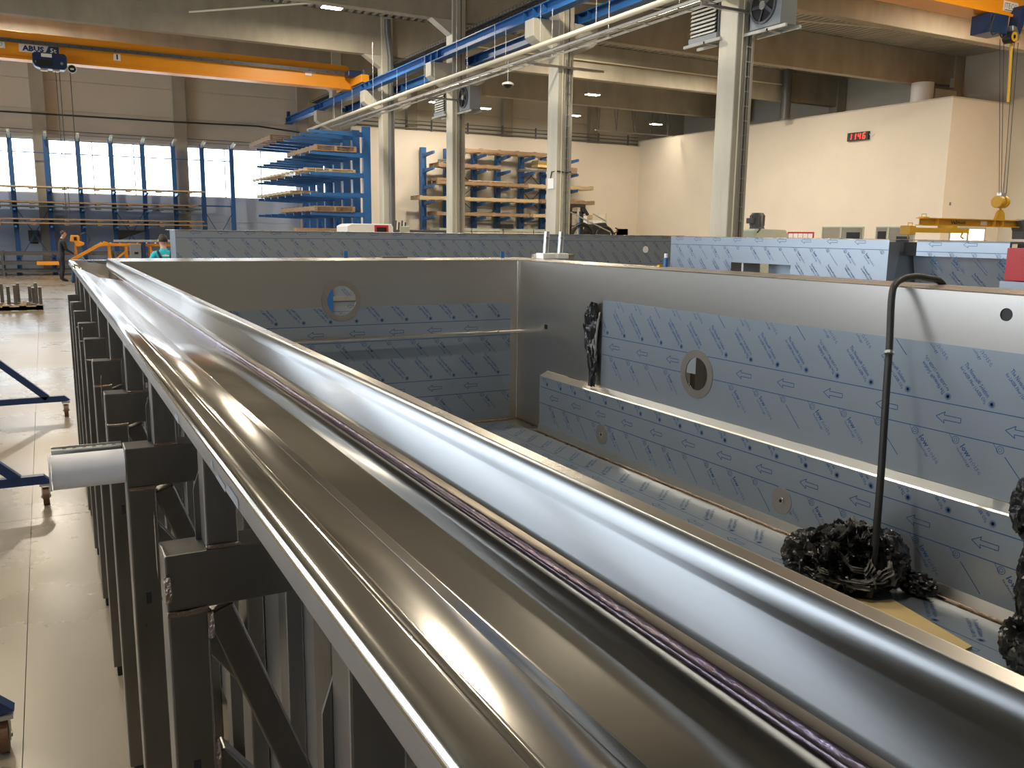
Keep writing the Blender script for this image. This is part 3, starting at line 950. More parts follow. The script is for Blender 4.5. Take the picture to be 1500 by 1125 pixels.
# peeled film strip hanging on the right wall
st = thing('peeled_film', 'crumpled black peeled film hanging at the left edge of the blue wall film', 'plastic film', (3.57, 5.36, .78))
vs, fs = [], []
rows_ = 46
for j in range(rows_):
    u = j / (rows_ - 1)
    z = 1.40 - .63 * u
    half = .02 + .075 * math.sin(min(1, u * 2.2 + .1) * math.pi / 2) * (1 - max(0, u - .35) / .65 * .82)
    yc = 5.35 + .045 * (1 - u) * math.sin(u * 5) + .02 * (u > .7) * 0 + .03 * (1 - abs(2 * u - 1))
    for i in range(15):
        a = -1 + 2 * i / 14
        n1 = noise.noise(Vector((a * 3.1, z * 17, 3.3)))
        n2 = noise.noise(Vector((a * 7.0, z * 8, 7.7)))
        vs.append((PX1 - .028 - .022 * n1 - .03 * abs(n2) - .02 * math.cos(a * 1.5), yc - a * half + .01 * n2, z + .012 * n1))
for j in range(rows_ - 1):
    for i in range(14):
        fs.append((j * 15 + i, j * 15 + i + 1, (j + 1) * 15 + i + 1, (j + 1) * 15 + i))
MB().add(vs, fs).build('film_sheet', M_bfilm, st, smooth=30, recalc=False)
crumple((3.565, 5.40, 1.30), (.025, .06, .07), 6, 60, 40).build('film_knot', M_bfilm, st, smooth=25)
MB().tube([(3.565, 5.385, 1.0), (3.56, 5.36, .9), (3.545, 5.345, .82), (3.54, 5.34, .775)], [.03, .022, .016, .02], 9).build('film_tail', M_black, st, smooth=50)
for q in range(5):
    MB().tube([(3.578 - .004 * q, 5.30 + .022 * q, 1.33 - .05 * q), (3.560, 5.315 + .02 * q, 1.15 - .04 * q), (3.566, 5.33 + .012 * q, .95)], [.006, .011, .005], 6).build('film_crease', M_gfilm, st, smooth=60)

# black bundle at the right edge of the picture
t = thing('film_bundle', 'tall crumpled black bundle standing at the right edge inside the pool', 'plastic film', (3.28, 1.80, ZB))
crumple((3.30, 1.865, .88), (.07, .075, .12), 11).build('film_lump', M_bfilm, t, smooth=25)
crumple((3.26, 1.78, .62), (.09, .075, .22), 12).build('film_lump', M_bfilm, t, smooth=25)
crumple((3.22, 1.75, .39), (.12, .11, .12), 13).build('film_lump', M_bfilm, t, smooth=25)

# yellow board lying on the pool floor
tag(MB().add([(3.02, 2.62, ZB + .002), (3.20, 2.44, ZB + .002), (3.275, 2.425, ZB + .002), (3.175, 1.97, ZB + .002), (2.95, 1.95, ZB + .002),
              (3.02, 2.62, ZB + .012), (3.20, 2.44, ZB + .012), (3.275, 2.425, ZB + .012), (3.175, 1.97, ZB + .012), (2.95, 1.95, ZB + .012)],
             [(4, 3, 2, 1, 0), (5, 6, 7, 8, 9), (0, 1, 6, 5), (1, 2, 7, 6), (2, 3, 8, 7), (3, 4, 9, 8), (4, 0, 5, 9)]).build('yellow_board', M_card),
    'yellow cut board lying flat on the pool floor beside the film heap', 'board')

# black hose hung over the right rim
def smoothpath(ps, n=10):
    out = []
    P = [Vector(p) for p in ps]
    for i in range(len(P) - 1):
        p0, p1, p2, p3 = P[max(i - 1, 0)], P[i], P[i + 1], P[min(i + 2, len(P) - 1)]
        for k in range(n):
            t = k / n
            out.append(.5 * ((2 * p1) + (p2 - p0) * t + (2 * p0 - 5 * p1 + 4 * p2 - p3) * t * t + (3 * p1 - p0 - 3 * p2 + p3) * t ** 3))
    out.append(P[-1])
    return out
t = thing('black_hose', 'thick black hose draped over the right pool rim and standing on the floor', 'hose', (3.2, 2.5, ZB))
MB().tube(smoothpath([(3.185, 2.475, ZB + .02), (3.21, 2.49, .45), (3.28, 2.547, .823), (3.36, 2.62, 1.20), (3.43, 2.68, 1.42), (3.50, 2.745, 1.62), (3.56, 2.775, 1.685), (3.68, 2.80, 1.712), (3.85, 2.83, 1.705), (4.03, 2.86, 1.66), (4.12, 2.88, 1.45), (4.14, 2.9, .9)]), .0165, 14).build('hose_body', M_rubber, t, smooth=60)
MB().tube([(3.398, 2.652, 1.372), (3.402, 2.656, 1.384)], .023, 12).build('hose_clamp', M_galv, t)

# two steel pipes with white feet on the far right rim corner
for k, x in enumerate((4.06, 4.215)):
    t = thing('standing_pipe', ['left one of two short steel pipes with white foot at the pool corner', 'right one of two short steel pipes with white foot at the pool corner'][k], 'pipe', (x, 6.93, ZR), 'pipes on the rim')
    MB().tube([(x, 6.93, ZR + .05), (x + .012, 6.93, 1.915)], .026, 16).build('pipe_body', M_galv, t, smooth=60)
    MB().ring((x + .008, 6.93, 1.855), (.04, 0, 1), .025, .029, .01, 20).build('pipe_collar', M_steel, t)
    B(x - .065, x + .055, 6.86, 7.0, ZR, ZR + .05).build('foot_block', M_white, t, bevel=.006)
B(3.97, 4.42, 6.99, 7.03, ZR, ZR + .04).build('steel_angle', M_steel)
tag(bpy.data.objects['steel_angle'], 'short flat steel angle lying behind the two white pipe feet', 'steel bar')
for k, (x, y, h, lb) in enumerate(((2.27, 7.30, .06, 'small blue tape tab on the far pool rim, left of centre'), (3.74, 7.2, .06, 'small blue tape tab at the pool corner beside the weld'))):
    tag(B(x, x + .035, y, y + .01, ZR, ZR + h).build('tape_tab', M_blue, bevel=.002), lb, 'tape')
tag(B(2.60, 2.83, 7.25, 7.31, ZR, ZR + .012).build('flat_bar', M_dgrey), 'flat dark bar lying on the far pool rim', 'steel bar')
t = thing('glue_bottle', 'small blue bottle with cream cap standing on the right pool rim', 'bottle', (3.98, 5.06, ZR))
MB().cyl((3.98, 5.06, ZR), (3.98, 5.06, 1.735), .016, 14).build('body', M_blue, t)
MB().cyl((3.98, 5.06, 1.735), (3.98, 5.06, 1.765), .013, 14).build('cap', M_paper, t)
B(3.94, 4.01, 5.08, 5.11, ZR, ZR + .012).build('foot_plate', M_yell, t)

# paper tube pushed into the second bracket
t = thing('paper_tube', 'rolled white paper stuck out of the second bracket on the left', 'paper roll', (.06, 2.278, 1.32))
MB().tube([(-.022, 2.278, 1.320), (.1365, 2.278, 1.320)], .042, 24).build('roll', M_paper, t, smooth=50)
MB().ring((-.024, 2.278, 1.320), (-1, 0, 0), .030, .044, .004, 24).build('roll_edge', M_paper, t)
an = B(-.02, .135, 2.322, 2.325, 1.33, 1.372).build('perforated_angle', M_galv, t)
B(-.02, .135, 2.300, 2.325, 1.3655, 1.3685).build('angle_flange', M_galv, an)
for q in range(6):
    B(.004 + .022 * q, .012 + .022 * q, 2.309, 2.315, 1.3685, 1.3690).build('slot', M_dark, an)

# ================================================================== OTHER POOLS UNDER FILM
# second pool body across the far end of the first
t = thing('filmed_tank', 'long grey film-wrapped steel tank standing crosswise behind the far pool wall', 'tank', (5.3, 12, 0))
B(1.435, 9.4, 11.5, 12.0, .25, 1.881).build('body', M_film, t)
B(1.43, 9.42, 11.49, 12.4, 1.881, 1.886).build('top_flange', M_steel, t, bevel=.003)
bA = [o for o in t.children if o.name.startswith('body')][0]
film_print(1.44, 9.39, .3, 1.8835, (1.925, 1.435, .945), lambda s, q: (s, 11.4985, q), .17).build('film_print', M_ink, bA, recalc=False)
film_print(1.44, 9.39, 1.30, 1.858, (1.83,), lambda s, q: (s, 11.4985, q), .17) if False else None
for k in range(5):
    B(1.7 + 1.8 * k, 1.78 + 1.8 * k, 11.55, 11.95, 0, .25).build('support', M_tube, t)
B(3.32, 3.40, 11.46, 11.497, .26, 1.3).build('blue_strap', M_blue, t)
B(3.2, 4.2, 11.47, 11.4975, .96, 1.02).build('clamp_bar', M_galv, t)
MB().ring((8.62, 11.4985, 1.66), (0, -1, 0), .004, .055, .002, 24).build('round_sticker', M_paper, t)

# third pool body along the right side
t = thing('filmed_tank', 'pale blue film-wrapped steel tank beyond the right pool rim with rectangular cut-out', 'tank', (7.4, 7.0, 0))
bb = MB()
bb.box(6.8, 6.804, 5.41, 6.585, .25, 1.878).box(6.8, 6.804, 7.475, 8.56, .25, 1.878).box(6.8, 6.804, 6.585, 7.475, 1.605, 1.878).box(6.8, 6.804, 6.585, 7.475, .25, 1.25)
bb.box(6.804, 8.2, 8.556, 8.56, .25, 1.86).box(6.804, 8.2, 5.41, 5.414, .25, 1.86)
bb = bb.build('body', M_film, t)
B(7.15, 7.16, 6.3, 7.25, .3, 1.8).build('inner_sheet', M_film, t)
B(6.85, 7.1, 7.33, 7.36, .3, 1.8).build('inner_angle', M_pink, t)
B(6.795, 8.22, 5.405, 8.565, 1.878, 1.883).build('top_flange', M_steel, t, bevel=.003)
film_print(-8.56, -5.41, 1.0, 1.8815, (1.923, 1.433), lambda s, q: (6.7985, -s, q), .10, [(-6.8, 1.43, .21), (-7.25, 1.43, .21), (-7.03, 1.43, .2)]).build('film_print', M_ink, bb, recalc=False)
for k in range(3):
    B(6.9, 8.1, 5.6 + 1.3 * k, 5.68 + 1.3 * k, 0, .25).build('support', M_tube, t)
t = thing('filmed_tank', 'film-wrapped tank section with dark notched top next to the red box at the right edge', 'tank', (7.6, 4.9, 0))
MB().ext([(7.10, 1.76), (7.45, .25), (8.2, .25), (8.2, 1.76)], 'y', 3.2, 5.38).build('body', M_film, t)
b2 = [o for o in t.children if o.name.startswith('body')][0]
MB().ext([(6.93, 1.74), (6.93, 1.865), (6.94, 1.878), (8.2, 1.878), (8.2, 1.86), (6.96, 1.86), (6.95, 1.74)], 'y', 4.36, 5.22).build('flange_cover', M_film, t)
MB().ext([(6.97, 1.74), (6.97, 1.86), (7.5, 1.86), (7.5, 1.74)], 'y', 5.24, 5.385).build('notch', M_dark, t)
B(7.0, 8.2, 3.2, 4.34, 1.765, 1.86).build('end_notch', M_dark, t)
film_print(-5.22, -4.36, 1.30, 1.876, (1.915,), lambda s, q: (6.9285, -s, q), .12).build('film_print', M_ink, b2, recalc=False)
film_print(-5.36, -3.3, .6, 1.735, (1.885, 1.405), lambda s, q: (7.098 + (1.76 - q) * .2318, -s, q), .12).build('film_print', M_ink, b2, recalc=False)
for k in range(2):
    B(7.1, 8.1, 3.5 + 1.5 * k, 3.58 + 1.5 * k, 0, .25).build('support', M_tube, t)
t = thing('red_box', 'dark red metal box beside the filmed tank at the right picture edge', 'box', (6.9, 4.2, 1.4))
B(6.82, 6.98, 4.02, 4.31, 1.57, 1.83).build('case', M_red, t, bevel=.006)
MB().ring((6.8195, 4.17, 1.76), (-1, 0, 0), .02, .024, .001, 20).build('knock_out', M_red, t)
B(6.80, 6.99, 4.02, 4.33, 1.50, 1.565).build('shelf', M_film, t)
B(6.86, 6.95, 4.1, 4.25, 0, 1.50).build('stand', M_blued, t)

# ================================================================== CRANES
cr = thing('bridge_crane', 'orange overhead bridge crane with ABUS 5t sign, top left', 'crane', (0, 32, 7))
ct = 32.25
B(XL + .7, 9.9, 31.85, ct, 7.05, 7.80).build('girder', M_orange, cr, bevel=.01)
MB().box(XL + .7, 9.9, 31.78, ct + .07, 6.98, 7.05).build('lower_flange', M_orange, cr, bevel=.005)
MB().ext([(9.9, 6.98), (10.45, 6.98), (10.62, 7.30), (10.15, 7.80), (9.9, 7.80)], 'y', 31.85, ct).build('girder_end', M_orange, cr)
e = MB().box(10.28, 10.56, 30.6, 33.6, 7.08, 7.34).build('end_carriage', M_orange, cr, bevel=.01)
for yy in (30.75, 33.4):
    MB().cyl((10.33, yy, 7.12), (10.51, yy, 7.12), .12, 18).build('wheel', M_dgrey, e)
B(10.0, 10.5, 31.2, 31.7, 7.34, 7.55).build('drive_motor', M_blued, cr, bevel=.03)
MB().cyl((10.62, 31.3, 7.35), (10.62, 31.3, 7.6), .1, 14).build('motor_cap', M_dgrey, cr)
MB().box(XL + .7, 10.0, 31.72, 31.80, 7.46, 7.56).box(XL + .7, 10.0, 31.70, 31.72, 7.44, 7.48).build('cable_rail', M_dgrey, cr)
for k in range(34):
    xx = -1.2 + .33 * k
    B(xx, xx + .04, 31.695, 31.72, 7.475, 7.515).build('rail_carrier', M_black, cr)
s_ = B(-.255, .846, 31.84, 31.85, 7.215, 7.445).build('sign', M_signw, cr)
MB().ext([(.45, 7.216), (.84, 7.216), (.84, 7.444), (.56, 7.444)], 'y', 31.835, 31.842).build('sign_field', M_signb, s_)
m = MB()
put_text(m, text_mesh('ABUS', .21, .010, width=.60), lambda a, b: (a, 31.8345, b), 0, (-.17, 7.26))
m.build('sign_lettering', M_signb, s_, recalc=False)
m = MB()
put_text(m, text_mesh('5t', .19, .004, width=.17), lambda a, b: (a, 31.833, b), 0, (.60, 7.26))
m.build('sign_lettering', M_signw, s_, recalc=False)
s2 = B(2.40, 2.61, 31.84, 31.85, 7.215, 7.425).build('sign', M_signw, cr)
m = MB()
put_text(m, text_mesh('1', .2, .012), lambda a, b: (a, 31.8385, b), 0, (2.46, 7.26))
m.build('sign_lettering', M_black, s2, recalc=False)
s3 = B(-.9, -.62, 31.84, 31.85, 7.27, 7.45).build('sign', M_signw, cr)
MB().ring((-.75, 31.838, 7.38), (0, -1, 0), .04, .06, .001, 20).build('sign_ring', M_green, s3)
MB().box(8.55, 9.0, 31.835, 31.85, 7.43, 7.50).box(8.62, 8.85, 31.835, 31.85, 7.33, 7.42).build('data_plate', M_signw, cr)
# hoist trolley on the girder
h = thing('crane_hoist', 'dark blue hoist trolley hanging under the orange crane girder', 'hoist', (.55, 31.6, 6.7))
MB().ext([(.08, 6.86), (.14, 6.75), (.30, 6.70), (.95, 6.70), (1.03, 6.80), (1.04, 7.08), (.98, 7.17), (.16, 7.17), (.08, 7.10)], 'y', 31.30, 31.75).build('hoist_body', M_blued, h, bevel=.03)
B(.18, .62, 31.26, 31.30, 6.78, 6.93).build('drum_opening', M_dark, h)
B(.33, .62, 31.27, 31.30, 7.03, 7.13).build('name_plate', M_signw, h)
for xx in (.2, .45, .88):
    MB().cyl((xx, 31.28, 6.88), (xx, 31.30, 6.88), .04, 12).build('roller', M_galv, h)
MB().ring((1.16, 31.45, 6.77), (0, -1, 0), .0, .13, .03, 24).build('warning_disc', M_black, h)
MB().ring((1.16, 31.44, 6.77), (0, -1, 0), .11, .13, .03, 24).build('disc_rim', M_signw, h)
B(1.11, 1.21, 31.415, 31.42, 6.74, 6.79).build('disc_mark', M_signw, h)
for xx in (.38, .72):
    B(xx - .1, xx + .1, 31.4, 31.6, 6.65, 6.70).build('rope_guide', M_pipe, h)
for xx, zz in ((.70, 2.2), (.80, 2.2), (1.10, 2.6)):
    MB().tube([(xx, 31.5, 6.75), (xx, 31.5, zz)], .012, 5).build('rope', M_cable, h)

# second crane, upper right
c2 = thing('bridge_crane', 'orange overhead bridge crane with ITECO sign, cut by the top right corner', 'crane', (22, 13.5, 7))
B(12.3, 33.0, 13.32, 13.75, 7.03, 7.85).build('girder', M_orange, c2, bevel=.01)
B(12.3, 33.0, 13.22, 13.85, 6.97, 7.03).build('lower_flange', M_orange, c2, bevel=.005)
B(11.5, 12.3, 12.2, 14.9, 7.06, 7.4).build('end_carriage', M_orange, c2, bevel=.01)
s_ = B(19.92, 20.46, 13.305, 13.32, 7.10, 7.32).build('sign', M_signw, c2)
m = MB()
put_text(m, text_mesh('ITECO', .17, -.001, width=.46), lambda a, b: (a, 13.3035, b), 0, (19.96, 7.165))
m.box(19.96, 20.35, 13.303, 13.304, 7.12, 7.135)
m.build('sign_lettering', M_black, s_, recalc=False)
h = thing('crane_hoist', 'dark blue hoist with yellow wheel hanging under the upper right crane', 'hoist', (20, 13.4, 6.4))
B(19.22, 19.85, 13.1, 13.6, 6.52, 6.94).build('hoist_body', M_blued, h, bevel=.02)
MB().ext([(20.1, 6.6), (20.25, 6.56), (20.4, 6.9), (20.75, 6.95), (20.8, 7.25), (20.25, 7.2), (20.15, 6.95)], 'y', 13.05, 13.28).build('trolley_frame', M_blued, h, bevel=.01)
MB().ext([(19.88, 6.72), (20.02, 6.70), (20.2, 6.5), (20.16, 6.4), (20.02, 6.46), (19.9, 6.6)], 'y', 13.0, 13.2).build('gear_motor', M_galv, h, bevel=.02)
MB().cyl((19.95, 13.0, 6.47), (19.95, 13.2, 6.47), .13, 20).build('rope_drum', M_black, h)
MB().ring((19.95, 12.99, 6.47), (0, -1, 0), .05, .11, .01, 20).build('drum_face', M_yell, h)
MB().tube(smoothpath([(19.25, 13.05, 6.9), (19.15, 13.05, 6.6), (19.25, 13.05, 6.45), (19.45, 13.05, 6.52), (19.6, 13.05, 6.42), (19.75, 13.05, 6.5)]), .018, 6).build('cable', M_cable, h)
B(20.5, 20.9, 13.02, 13.05, 7.03, 7.2).build('name_plate', M_signw, h)
MB().tube([(20.06, 13.12, 6.40), (20.17, 13.12, 5.06)], .035, 8).build('hoist_tube', M_yell, h)
for (a, b) in ((20.05, 20.80), (20.2, 20.88), (20.6, 20.96), (20.75, 21.08)):
    MB().tube([(a, 13.4, 6.5), (b, 13.5, 3.0)], .008, 5).build('rope', M_cable, h)
hb = MB()
hb.cyl((20.72, 13.5, 2.80), (20.87, 13.5, 2.80), .15, 20).build('hook_block_cheek', M_yell, h, bevel=.02)
MB().cyl((20.95, 13.5, 2.80), (21.06, 13.5, 2.80), .15, 20).build('hook_block_cheek', M_yell, h, bevel=.02)
B(20.80, 20.98, 13.44, 13.56, 2.9, 3.02).build('hook_block_top', M_galv, h)
MB().tube(smoothpath([(20.92, 13.5, 2.7), (20.92, 13.5, 2.58), (20.98, 13.5, 2.5), (20.94, 13.5, 2.43), (20.86, 13.5, 2.45)]), .03, 8).build('hook', M_yell, h, smooth=60)
sp = thing('spreader_beam', 'yellow lifting spreader beam hanging on the hook at right', 'lifting beam', (19.5, 13.5, 2.2))
ib = MB().box(17.93, 21.6, 13.40, 13.60, 2.345, 2.365).box(17.93, 21.6, 13.40, 13.60, 2.185, 2.205).box(17.93, 21.6, 13.49, 13.51, 2.2, 2.35)
ib.build('beam', M_yell, sp)
MB().box(18.48, 18.50, 13.41, 13.59, 2.2, 2.35).box(20.62, 20.64, 13.41, 13.59, 2.2, 2.35).box(20.95, 20.97, 13.41, 13.59, 2.2, 2.35).build('stiffener', M_yell, sp)
MB().ext([(20.72, 2.36), (21.10, 2.36), (21.06, 2.52), (20.98, 2.60), (20.86, 2.60), (20.78, 2.52)], 'y', 13.47, 13.53).build('lifting_lug', M_yell, sp)
m = MB()
put_text(m, text_mesh('valmon', .13, .004, width=.56), lambda a, b: (a, 13.488, b), 0, (19.05, 2.235))
m.build('beam_lettering', M_black, sp, recalc=False)
B(20.18, 20.42, 13.485, 13.49, 2.225, 2.325).build('white_plate', M_signw, sp)
MB().box(17.98, 18.18, 13.43, 13.57, 2.365, 2.385).tube([(18.0, 13.5, 2.38), (18.0, 13.5, 2.45), (18.16, 13.5, 2.45), (18.16, 13.5, 2.38)], .01, 6).build('end_eye', M_yell, sp)
MB().ext([(21.55, 2.36), (21.9, 2.40), (22.1, 2.2), (22.1, 1.90), (21.75, 1.90), (21.72, 2.1)], 'y', 13.35, 13.65).build('dark_cover', M_dgrey, sp)
cb = MB().box(17.05, 19.2, 13.1, 13.16, 2.02, 2.13).build('cross_arm', M_yell, sp)
MB().box(16.98, 17.18, 13.0, 13.26, 1.97, 2.17).build('arm_head', M_yell, sp, bevel=.01)
MB().tube([(17.03, 13.1, 2.17), (17.03, 13.1, 2.23), (17.17, 13.1, 2.23), (17.17, 13.1, 2.17)], .01, 6).build('arm_handle', M_yell, sp)
MB().tube([(17.06, 13.1, 1.97), (17.06, 13.1, 1.90), (17.12, 13.1, 1.88)], .015, 6).tube([(19.0, 13.13, 2.02), (18.95, 13.13, 1.94), (19.05, 13.13, 1.9)], .02, 6).build('arm_hook', M_yell, sp)
B(18.6, 18.75, 13.1, 13.5, 2.13, 2.19).build('arm_link', M_yell, sp)

# ================================================================== FAN HEATERS ON COLUMNS
def heater(x0, y0, louver, label):
    """louver: heater seen from its outlet (x-) side; otherwise from its fan side"""
    t = thing('fan_heater', label, 'heater', (x0 + .2, y0, 5.3), 'fan heaters on columns')
    zz = 5.38
    B(x0 + (.05 if louver else 0), x0 + .36, y0 - .36, y0 + .36, zz, zz + .66).build('case', M_grey, t, bevel=.01)
    if louver:
        B(x0, x0 + .07, y0 - .38, y0 + .38, zz - .02, zz + .08).build('louver_frame', M_grey, t)
        for k in range(8):
            MB().bar((x0 + .01, y0 - .33, zz + .12 + .068 * k), (x0 + .01, y0 + .33, zz + .12 + .068 * k), .06, .014, (1, 0, -.7)).build('slat', M_galv, t)
        B(x0 + .04, x0 + .052, y0 - .35, y0 + .35, zz + .08, zz + .66).build('coil', M_dark, t)
    else:
        MB().ring((x0, y0 + .05, zz + .36), (-1, 0, 0), .26, .30, .03, 28).build('fan_ring', M_dgrey, t)
        MB().cyl((x0 - .001, y0 + .05, zz + .36), (x0 - .004, y0 + .05, zz + .36), .26, 28).build('fan_opening', M_dark, t)
        MB().cyl((x0 - .004, y0 + .05, zz + .36), (x0 - .04, y0 + .05, zz + .36), .07, 16).build('fan_hub', M_galv, t)
        for k in range(5):
            a = 2 * math.pi * k / 5
            MB().bar((x0 - .012, y0 + .05 + .06 * math.cos(a), zz + .36 + .06 * math.sin(a)), (x0 - .012, y0 + .05 + .25 * math.cos(a), zz + .36 + .25 * math.sin(a)), .10, .006, (1, .5 * math.sin(a), -.5 * math.cos(a))).build('fan_blade', M_dgrey, t)
    MB().box(x0 - .02, x0 + .02, y0 - .5, y0 + .5, zz - .07, zz - .02).box(x0 + .3, x0 + .34, y0 - .5, y0 + .5, zz - .07, zz - .02).box(x0 - .02, x0 + .34, y0 - .1, y0 - .06, zz - .07, zz - .03).build('bracket', M_galv, t)
heater(10.8, 12.96, True, 'louvred grey heater left of the nearest column, slats facing left')
heater(11.02, 11.62, False, 'grey heater with round fan right of the nearest column at the top edge')
heater(10.8, 24.96, True, 'small louvred heater left of the column in front of the timber rack')
heater(11.02, 23.62, False, 'small heater with round fan right of the column before the timber rack')

# dome camera under the pipes
t = thing('dome_camera', 'white dome camera hanging below the cream pipe', 'camera', (9.9, 18.8, 5.3))
MB().tube([(9.9, 18.8, 5.40), (9.9, 18.8, 5.93)], .01, 6).build('stem', M_galv, t)
MB().tube([(9.9, 18.8, 5.40), (9.9, 18.8, 5.37), (9.9, 18.8, 5.33)], [.06, .13, .14], 20).build('housing', M_white, t, smooth=50)
MB().tube([(9.9, 18.8, 5.33), (9.9, 18.8, 5.28), (9.9, 18.8, 5.25)], [.11, .09, .02], 20).build('dome', M_black, t, smooth=60)

# ================================================================== CANTILEVER RACKS
def pallet(x0, x1, y0, y1, z, label, along='x', grp='wooden pallets on the racks', mat=M_wood, n=5, bh=.15):
    t = thing('wooden_pallet', label, 'pallet', ((x0 + x1) / 2, (y0 + y1) / 2, z), grp)
    for k in range(3):
        if along == 'x':
            yy = y0 + (y1 - y0 - .1) * k / 2
            B(x0, x1, yy, yy + .1, z + .022, z + .022 + bh).build('bearer', mat, t)
        else:
            xx = x0 + (x1 - x0 - .1) * k / 2
            B(xx, xx + .1, y0, y1, z + .022, z + .022 + bh).build('bearer', mat, t)
    for k in range(n):
        if along == 'x':
            xx = x0 + (x1 - x0 - .14) * k / (n - 1)
            B(xx, xx + .14, y0, y1, z + .022 + bh, z + .05 + bh).build('board', mat, t)
            B(xx, xx + .14, y0, y1, z, z + .022).build('board', mat, t)
        else:
            yy = y0 + (y1 - y0 - .14) * k / (n - 1)
            B(x0, x1, yy, yy + .14, z + .022 + bh, z + .05 + bh).build('board', mat, t)
            B(x0, x1, yy, yy + .14, z, z + .022).build('board', mat, t)
    return t

# tall blue rack left of the column line, arms pointing left
RY = [31.45 + 1.235 * k for k in range(8)]
rk = thing('cantilever_rack', 'tall blue cantilever rack with arms pointing left, in front of the windows', 'rack', (10.0, 36, 0))
LV = [5.43, 4.69, 3.97, 3.25, 2.55]
for yy in RY:
    B(10.56, 10.84, yy - .08, yy + .08, 0, 5.65).build('post', M_blue, rk)
    B(8.6, 10.84, yy - .08, yy + .08, 0, .14).build('foot_beam', M_blue, rk)
    for z in LV:
        MB().ext([(10.56, z - .15), (10.56, z + .02), (8.58, z), (8.58, z - .09)], 'y', yy - .05, yy + .05).build('arm', M_blue, rk)
m = MB()
for k in range(0, 7, 2):
    m.bar((10.7, RY[k], .6), (10.7, RY[k + 1], 2.4), .03, .03).bar((10.7, RY[k + 1], .6), (10.7, RY[k], 2.4), .03, .03)
m.build('cross_brace', M_blue, rk)
pallet(8.75, 10.3, 31.35, 35.4, LV[1] + .03, 'brown pallet on the second level of the tall blue rack', 'y', n=8)
pallet(8.3, 9.8, 36.2, 40.2, LV[0] + .03, 'brown pallet at the window end of the top level of the tall blue rack', 'y', n=7)
pallet(8.4, 10.3, 31.5, 40.3, LV[2] + .03, 'long pale pallet on the third level of the tall blue rack', 'y', mat=M_wood2, n=14, bh=.06)
pallet(8.5, 9.6, 34.0, 40.0, LV[3] + .03, 'narrow pale pallet on the fourth level of the tall blue rack', 'y', mat=M_wood2, n=9, bh=.08)
pallet(8.7, 10.2, 31.35, 36.5, LV[4] + .03, 'brown pallet on the lowest visible level of the tall blue rack', 'y', n=9)
o = B(7.9, 10.3, 30.9, 31.3, 1.6, 1.98).build('dark_stack', M_wood)
tag(o, 'dark brown stack of boards in front of the tall blue rack', 'boards')
B(8.0, 10.2, 30.95, 31.25, 0, 1.6).build('stack_base', M_dgrey, o)

# second rack on the beige wall, arms towards the camera
r2 = thing('cantilever_rack', 'blue cantilever rack loaded with timber against the beige wall', 'rack', (20.5, 41.2, 0))
RX = [16.97, 18.24, 19.79, 21.16, 22.56, 23.88, 25.25]
L2 = [5.70, 4.95, 4.12, 3.35, 2.62]
for xx in RX:
    B(xx - .13, xx + .13, 41.1, 41.35, 0, 6.03).build('post', M_blue, r2)
    B(xx - .13, xx + .13, 39.6, 41.35, 0, .14).build('foot_beam', M_blue, r2)
    for z in L2:
        MB().ext([(41.1, z - .16), (41.1, z + .03), (39.85, z + .08), (39.85, z - .04)], 'x', xx - .05, xx + .05).build('arm', M_blue, r2)
m = MB()
for k in (1, 4):
    for z in (3.0, 4.3):
        m.bar((RX[k], 41.3, z), (RX[k + 1], 41.3, z + 1.2), .03, .03).bar((RX[k + 1], 41.3, z), (RX[k], 41.3, z + 1.2), .03, .03)
m.build('cross_brace', M_dgrey, r2)
dat = [(18.4, 23.7, 5.80, 'crate-like timber pallet lying on top of the wall rack', M_wood), (17.2, 20.6, 5.04, 'timber pallet on the second level of the wall rack, left', M_wood),
       (17.1, 22.0, 4.20, 'long timber pallet on the third level of the wall rack, left', M_wood), (22.2, 26.2, 4.20, 'timber pallet on the third level of the wall rack, right', M_wood2),
       (16.2, 22.8, 3.44, 'long timber pallet jutting left on the fourth level of the wall rack', M_wood2), (23.0, 26.3, 3.44, 'timber pallet on the fourth level of the wall rack, right end', M_wood),
       (17.1, 22.3, 2.70, 'low timber pallet on the fifth level of the wall rack, left', M_wood), (22.5, 26.2, 2.70, 'low timber pallet on the fifth level of the wall rack, right', M_wood2)]
for a, b, z, lb, mt in dat:
    pallet(a, b, 39.75, 41.0, z, lb, 'x', 'timber on the wall rack', mt, 6)
for k, (a, b, z, h, lb, mt) in enumerate(((17.4, 19.0, 5.27, .12, 'silver foil wrapped profiles on the wall rack', M_galv), (22.0, 23.9, 5.05, .10, 'bundle of aluminium profiles on the right of the wall rack', M_galv),
                                          (22.9, 23.8, 5.27, .35, 'cardboard box with yellow band on the wall rack', M_card), (24.6, 25.3, 5.04, .3, 'small brown carton on the wall rack beside the switch-box column', M_wood),
                                          (18.9, 21.5, 4.405, .06, 'thin pale boards on the third level of the wall rack', M_wood2), (17.2, 18.3, 4.405, .12, 'short pallet pieces on the third level of the wall rack', M_wood))):
    if mt is M_galv:
        m = MB()
        rr = random.Random(k)
        for q in range(14):
            yy, zz = 40.0 + rr.uniform(0, .7), z + rr.uniform(0, h) + .03
            m.tube([(a + rr.uniform(0, .3), yy, zz), (b - rr.uniform(0, .3), yy + rr.uniform(-.1, .1), zz + rr.uniform(0, .05))], .025, 6)
        o = m.build('profile_bundle', mt)
    else:
        o = B(a, b, 40.0, 40.7, z, z + h).build('carton' if mt is M_card or k == 3 else 'board_stack', mt, bevel=.01)
        if k == 2:
            B(a - .002, b + .002, 39.998, 40.702, z + .14, z + .19).build('tape_band', M_yell, o)
    tag(o, lb, 'profiles' if mt is M_galv else ('box' if k in (2, 3) else 'boards'))
